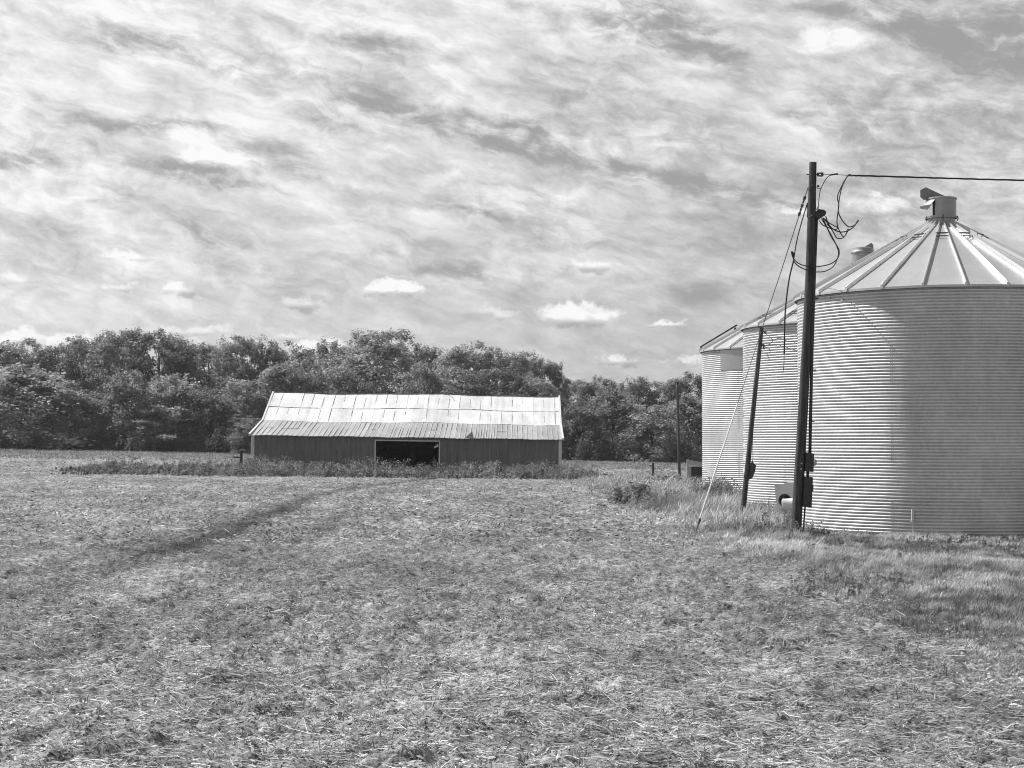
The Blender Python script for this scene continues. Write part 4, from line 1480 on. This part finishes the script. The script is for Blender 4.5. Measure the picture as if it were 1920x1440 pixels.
# ------------------------------------------------------------------ trees
def crown_mesh(name, seed, n_leaf, kind, leaf):
    """unit crown: about 1 wide (radius .5) and 1 high, z from 0 to 1"""
    rng = np.random.RandomState(seed)
    nl = {'round': 36, 'tall': 38, 'loose': 32, 'skirt': 46}[kind]
    C, S = [], []
    for i in range(nl):
        z = rng.rand()
        if kind == 'tall':
            prof = math.sin(math.pi * min(1, .2 + .68 * z)) ** .6
        elif kind == 'skirt':
            prof = (1 - z * .92) ** .55
        elif kind == 'loose':
            prof = (.6 + .5 * math.sin(math.pi * z)) * (1.05 - .35 * z)
        else:
            prof = math.sqrt(max(0.02, 1 - (2 * z - .85) ** 2 / 1.35))
        a = rng.uniform(0, 6.283); rr = .40 * prof * math.sqrt(rng.uniform(.25, 1))
        C.append((rr * math.cos(a), rr * math.sin(a), .06 + .86 * z))
        S.append(rng.uniform(.085, .17) * (1.1 if kind != 'loose' else .95))
    # sprigs reaching above the top to break the outline
    for i in range(22):
        a = rng.uniform(0, 6.283); rr = rng.uniform(0, .33)
        C.append((rr * math.cos(a), rr * math.sin(a), rng.uniform(.90, 1.06))); S.append(rng.uniform(.028, .055))
    C = np.array(C); S = np.array(S)
    # second level: clumps on the skin of each lobe
    w = S ** 1.8; w /= w.sum()
    nc = int(n_leaf / 26)
    li = rng.choice(len(C), nc, p=w)
    dirs = norm(rng.normal(0, 1, (nc, 3)) + np.array([0, 0, .35]))
    cc = C[li] + dirs * (S[li] * rng.uniform(.55, 1.08, nc))[:, None] * np.array([1, 1, .8])
    ci = rng.randint(0, nc, n_leaf)
    P = cc[ci] + rng.normal(0, 1, (n_leaf, 3)) * (.020 + .012 * rng.rand(nc))[ci][:, None]
    P[:, 2] = np.maximum(P[:, 2], 0.0)
    nr = norm(dirs[ci] * .8 + rng.normal(0, .6, (n_leaf, 3)) + np.array([0, 0, .35]))
    u = norm(np.cross(nr, rng.normal(0, 1, (n_leaf, 3)))); v = np.cross(nr, u)
    s = leaf * rng.uniform(.55, 1.35, n_leaf)[:, None]
    V = np.stack([P - u * s, P - v * s * .6, P + u * s, P + v * s * .6], 1).reshape(-1, 3)
    Q = np.arange(n_leaf)[:, None] * 4 + np.array([0, 1, 2, 3])
    lt = np.clip(rng.normal(1.0, .16, len(C)), .6, 1.45)[li]; ct = np.clip(rng.normal(1.0, .20, nc), .5, 1.6)
    T = np.repeat((lt * ct)[ci] * rng.uniform(.75, 1.25, n_leaf), 4)
    return V, Q, T, C, S


PROTO = {}
for k_, (kind_, seed_, nlf) in enumerate([('round', 1, 15000), ('round', 2, 15000), ('tall', 3, 19000), ('tall', 4, 19000), ('loose', 5, 15000), ('loose', 6, 15000), ('skirt', 7, 17000), ('skirt', 8, 17000)]):
    V, Q, T, C, S = crown_mesh('crown', seed_, nlf, kind_, .0155)
    # trunk and limbs in the same unit space
    mb = MB(); rg = random.Random(seed_)
    mb.tube([(0, 0, -.35), (.01, .0, 0), (-.01, .01, .35), (.01, -.01, .75)], [.034, .028, .018, .006], 8)
    for i in range(0, len(C), 5):
        c = C[i] * .85; z0 = max(-.05, c[2] * .5 - .02)
        mb.tube([(0, 0, z0), (c[0] * .5, c[1] * .5, z0 + (c[2] - z0) * .6), tuple(c)], [.012, .008, .003], 5)
    o = mesh_np('crown', V, Q, M['leaf'], tone=T)
    tr = mb.build('trunk', M['bark'])
    PROTO[k_] = (o.data, tr.data)
    bpy.data.objects.remove(o); bpy.data.objects.remove(tr)


def tree(proto, px, top, wpx, Y, label, name='deciduous_tree', skirt=0.16, rot=0.0, tone=None):
    """top: photo row of the crown's top; skirt: fraction of height clear under the crown"""
    X = (px - 960) / F * Y
    zg = gz1(X, Y) - .1
    zt = at(px, top, Y).z
    H = zt - zg; W = wpx / F * Y
    root = thing(name, label, 'tree', (X, Y, zg), group='trees of the wood behind the barn')
    root.rotation_euler = (0, 0, rot)
    cm, tm = PROTO[proto]
    c0 = H * skirt; ch = (H - c0) / 1.02
    c = bpy.data.objects.new('crown', cm); COL.objects.link(c); c.parent = root
    c.location = (0, 0, c0); c.scale = (W, W * 1.0, ch)
    t = bpy.data.objects.new('trunk', tm); COL.objects.link(t); t.parent = root
    sz = (c0 + .72 * ch) / 1.1
    t.location = (0, 0, .35 * sz - .2); t.scale = (min(W, ch), min(W, ch), sz)
    return root


def build_trees():
    sky = [  # proto, px, top, width px, Y, label
        (0, 22, 646, 130, 262, 'large rounded tree at the left edge of the wood'),
        (1, 92, 654, 100, 266, 'lower tree between the left edge tree and the first pointed crown'),
        (2, 148, 640, 90, 262, 'pointed crown, first small peak from the left in the skyline'),
        (0, 186, 645, 80, 266, 'ragged low crown left of the twin tall trees'),
        (1, 226, 626, 104, 258, 'left one of the twin tallest trees in the left part of the wood'),
        (2, 298, 628, 112, 258, 'right one of the twin tallest trees in the left part of the wood'),
        (0, 334, 639, 64, 262, 'narrow crown hugging the right side of the twin tall trees'),
        (1, 392, 654, 110, 266, 'broad low crown in the dip of the skyline left of the barn'),
        (3, 455, 640, 92, 260, 'tall tree rising above the left end of the barn roof'),
        (5, 512, 648, 86, 262, 'open spiky crown above the left part of the barn ridge'),
        (4, 574, 658, 66, 272, 'small dark crown alone in the notch left of the biggest domed tree'),
        (4, 622, 648, 80, 262, 'shoulder tree on the left flank of the biggest domed tree'),
        (1, 702, 626, 150, 256, 'biggest domed tree standing above the middle of the barn'),
        (5, 752, 645, 60, 262, 'small crown on the right flank of the biggest domed tree'),
        (4, 802, 654, 76, 264, 'dark open crown right of the biggest domed tree'),
        (0, 868, 652, 112, 260, 'wide rounded tree above the right half of the barn roof'),
        (2, 932, 663, 96, 262, 'tree above the barn roof just right of the wide rounded one'),
        (3, 976, 668, 66, 264, 'steep crown above the right end of the barn ridge'),
        (4, 1022, 680, 72, 258, 'dark ragged tree whose outline steps down right of the barn'),
        (5, 1052, 706, 46, 258, 'last dark step of the outline before the low gap right of the barn'),
        (1, 1086, 718, 72, 264, 'first low tree right of the barn gable'),
        (2, 1122, 712, 66, 262, 'slightly taller tree in the low stretch right of the barn'),
        (4, 1162, 723, 60, 266, 'loose low crown midway between barn and distant pole'),
        (3, 1198, 714, 58, 262, 'small peaked crown left of the distant pole'),
        (1, 1246, 721, 78, 264, 'rounded tree just left of the distant pole'),
        (2, 1292, 706, 84, 260, 'tree behind the distant pole beside the farthest bin'),
        (0, 1345, 700, 90, 262, 'tree partly hidden behind the farthest bin'),
    ]
    for i, (p, px, top, w, Y, lab) in enumerate(sky):
        tree(p, px, top, w * 1.45, Y, lab, rot=i * 1.7, skirt=.40)
    front = [
        (6, 40, 700, 230, 236, 'huge dark tree sweeping to the ground at the left edge of the field', .0),
        (7, 140, 742, 120, 238, 'drooping tree beside the dark gap on the left', .0),
        (7, 235, 706, 130, 240, 'pale leafy tree just right of the dark gap', .02),
        (6, 322, 716, 140, 242, 'full light tree in the wood midway to the barn', .02),
        (0, 300, 770, 130, 238, 'low rounded tree whose trunk shows at the field edge', .14),
        (7, 395, 738, 120, 241, 'mid-height tree left of the barn gable', .02),
        (1, 455, 725, 120, 244, 'leafy tree directly behind the left end of the barn', .02),
        (7, 470, 792, 80, 234, 'low pale tree touching the left gable of the barn', .0),
        (0, 545, 690, 130, 246, 'mid-height tree behind the left half of the barn roof', .1),
        (1, 640, 700, 130, 246, 'mid-height tree behind the barn below the biggest dome', .1),
        (5, 792, 696, 96, 244, 'pale airy tree behind the middle of the barn ridge', .1),
        (1, 905, 706, 150, 244, 'spreading tree behind the right half of the barn ridge', .1),
        (0, 1000, 722, 110, 244, 'tree filling the corner behind the right end of the barn roof', .1),
        (7, 1085, 760, 100, 238, 'mid tree right of the barn gable', .0),
        (6, 1150, 742, 120, 240, 'pale mounded tree in the middle of the gap right of the barn', .0),
        (7, 1222, 768, 110, 236, 'low bushy tree left of the distant pole', .0),
        (6, 1292, 752, 110, 240, 'dark skirted tree right of the distant pole', .0),
        (6, 1350, 745, 90, 242, 'skirted tree behind the farthest bin', .0),
    ]
    for i, (p, px, top, w, Y, lab, sk) in enumerate(front):
        tree(p, px, top - 6, w * 1.4, Y, lab, rot=i * 2.3 + .5, skirt=sk)
    # brush along the foot of the wood
    rng = np.random.RandomState(31)
    Vs, Qs, Ts = [], [], []; off = 0
    for i in range(260):
        px = rng.uniform(-60, 1420); Y = rng.uniform(233, 248); X = (px - 960) / F * Y
        V, Q, T = leafy(X, Y, 1.8, rng.uniform(1.6, 4.6), 230, rng, .17, rng.uniform(.55, 1.0), squash=.6)
        V[:, 2] += 0.0
        Vs.append(V); Qs.append(Q + off); Ts.append(T); off += len(V)
    # solid depth of the wood behind the edge trees
    for i in range(520):
        px = rng.uniform(-80, 1440); Y = rng.uniform(250, 300); X = (px - 960) / F * Y
        V, Q, T = leafy(X, Y, 3.2, rng.uniform(5, 12.5 if px < 1000 else 9.0), 300, rng, .30, rng.uniform(.6, 1.0), squash=.8)
        Vs.append(V); Qs.append(Q + off); Ts.append(T); off += len(V)
    o = mesh_np('woodland_brush', np.vstack(Vs), np.vstack(Qs), M['leaf'], tone=np.concatenate(Ts))
    tag(o, 'dense dark brush filling the foot and depth of the wood', 'brush', kind='stuff')


build_trees()


# ------------------------------------------------------------------ thin summer air towards the wood
def build_haze():
    b = MB(); b.box((0, 1500, 22), (9000, 3400, 50))
    m = bpy.data.materials.new('air')
    m.use_nodes = True
    N = NT(m.node_tree)
    out = N.n('ShaderNodeOutputMaterial')
    v = N.n('ShaderNodeVolumePrincipled')
    v.inputs['Color'].default_value = (1, 1, 1, 1)
    v.inputs['Density'].default_value = 0.00013
    v.inputs['Anisotropy'].default_value = 0.3
    N.link(v.outputs[0], out.inputs['Volume'])
    o = b.build('haze', m)
    tag(o, 'thin pale summer haze in front of the wood', 'haze', kind='stuff')


build_haze()
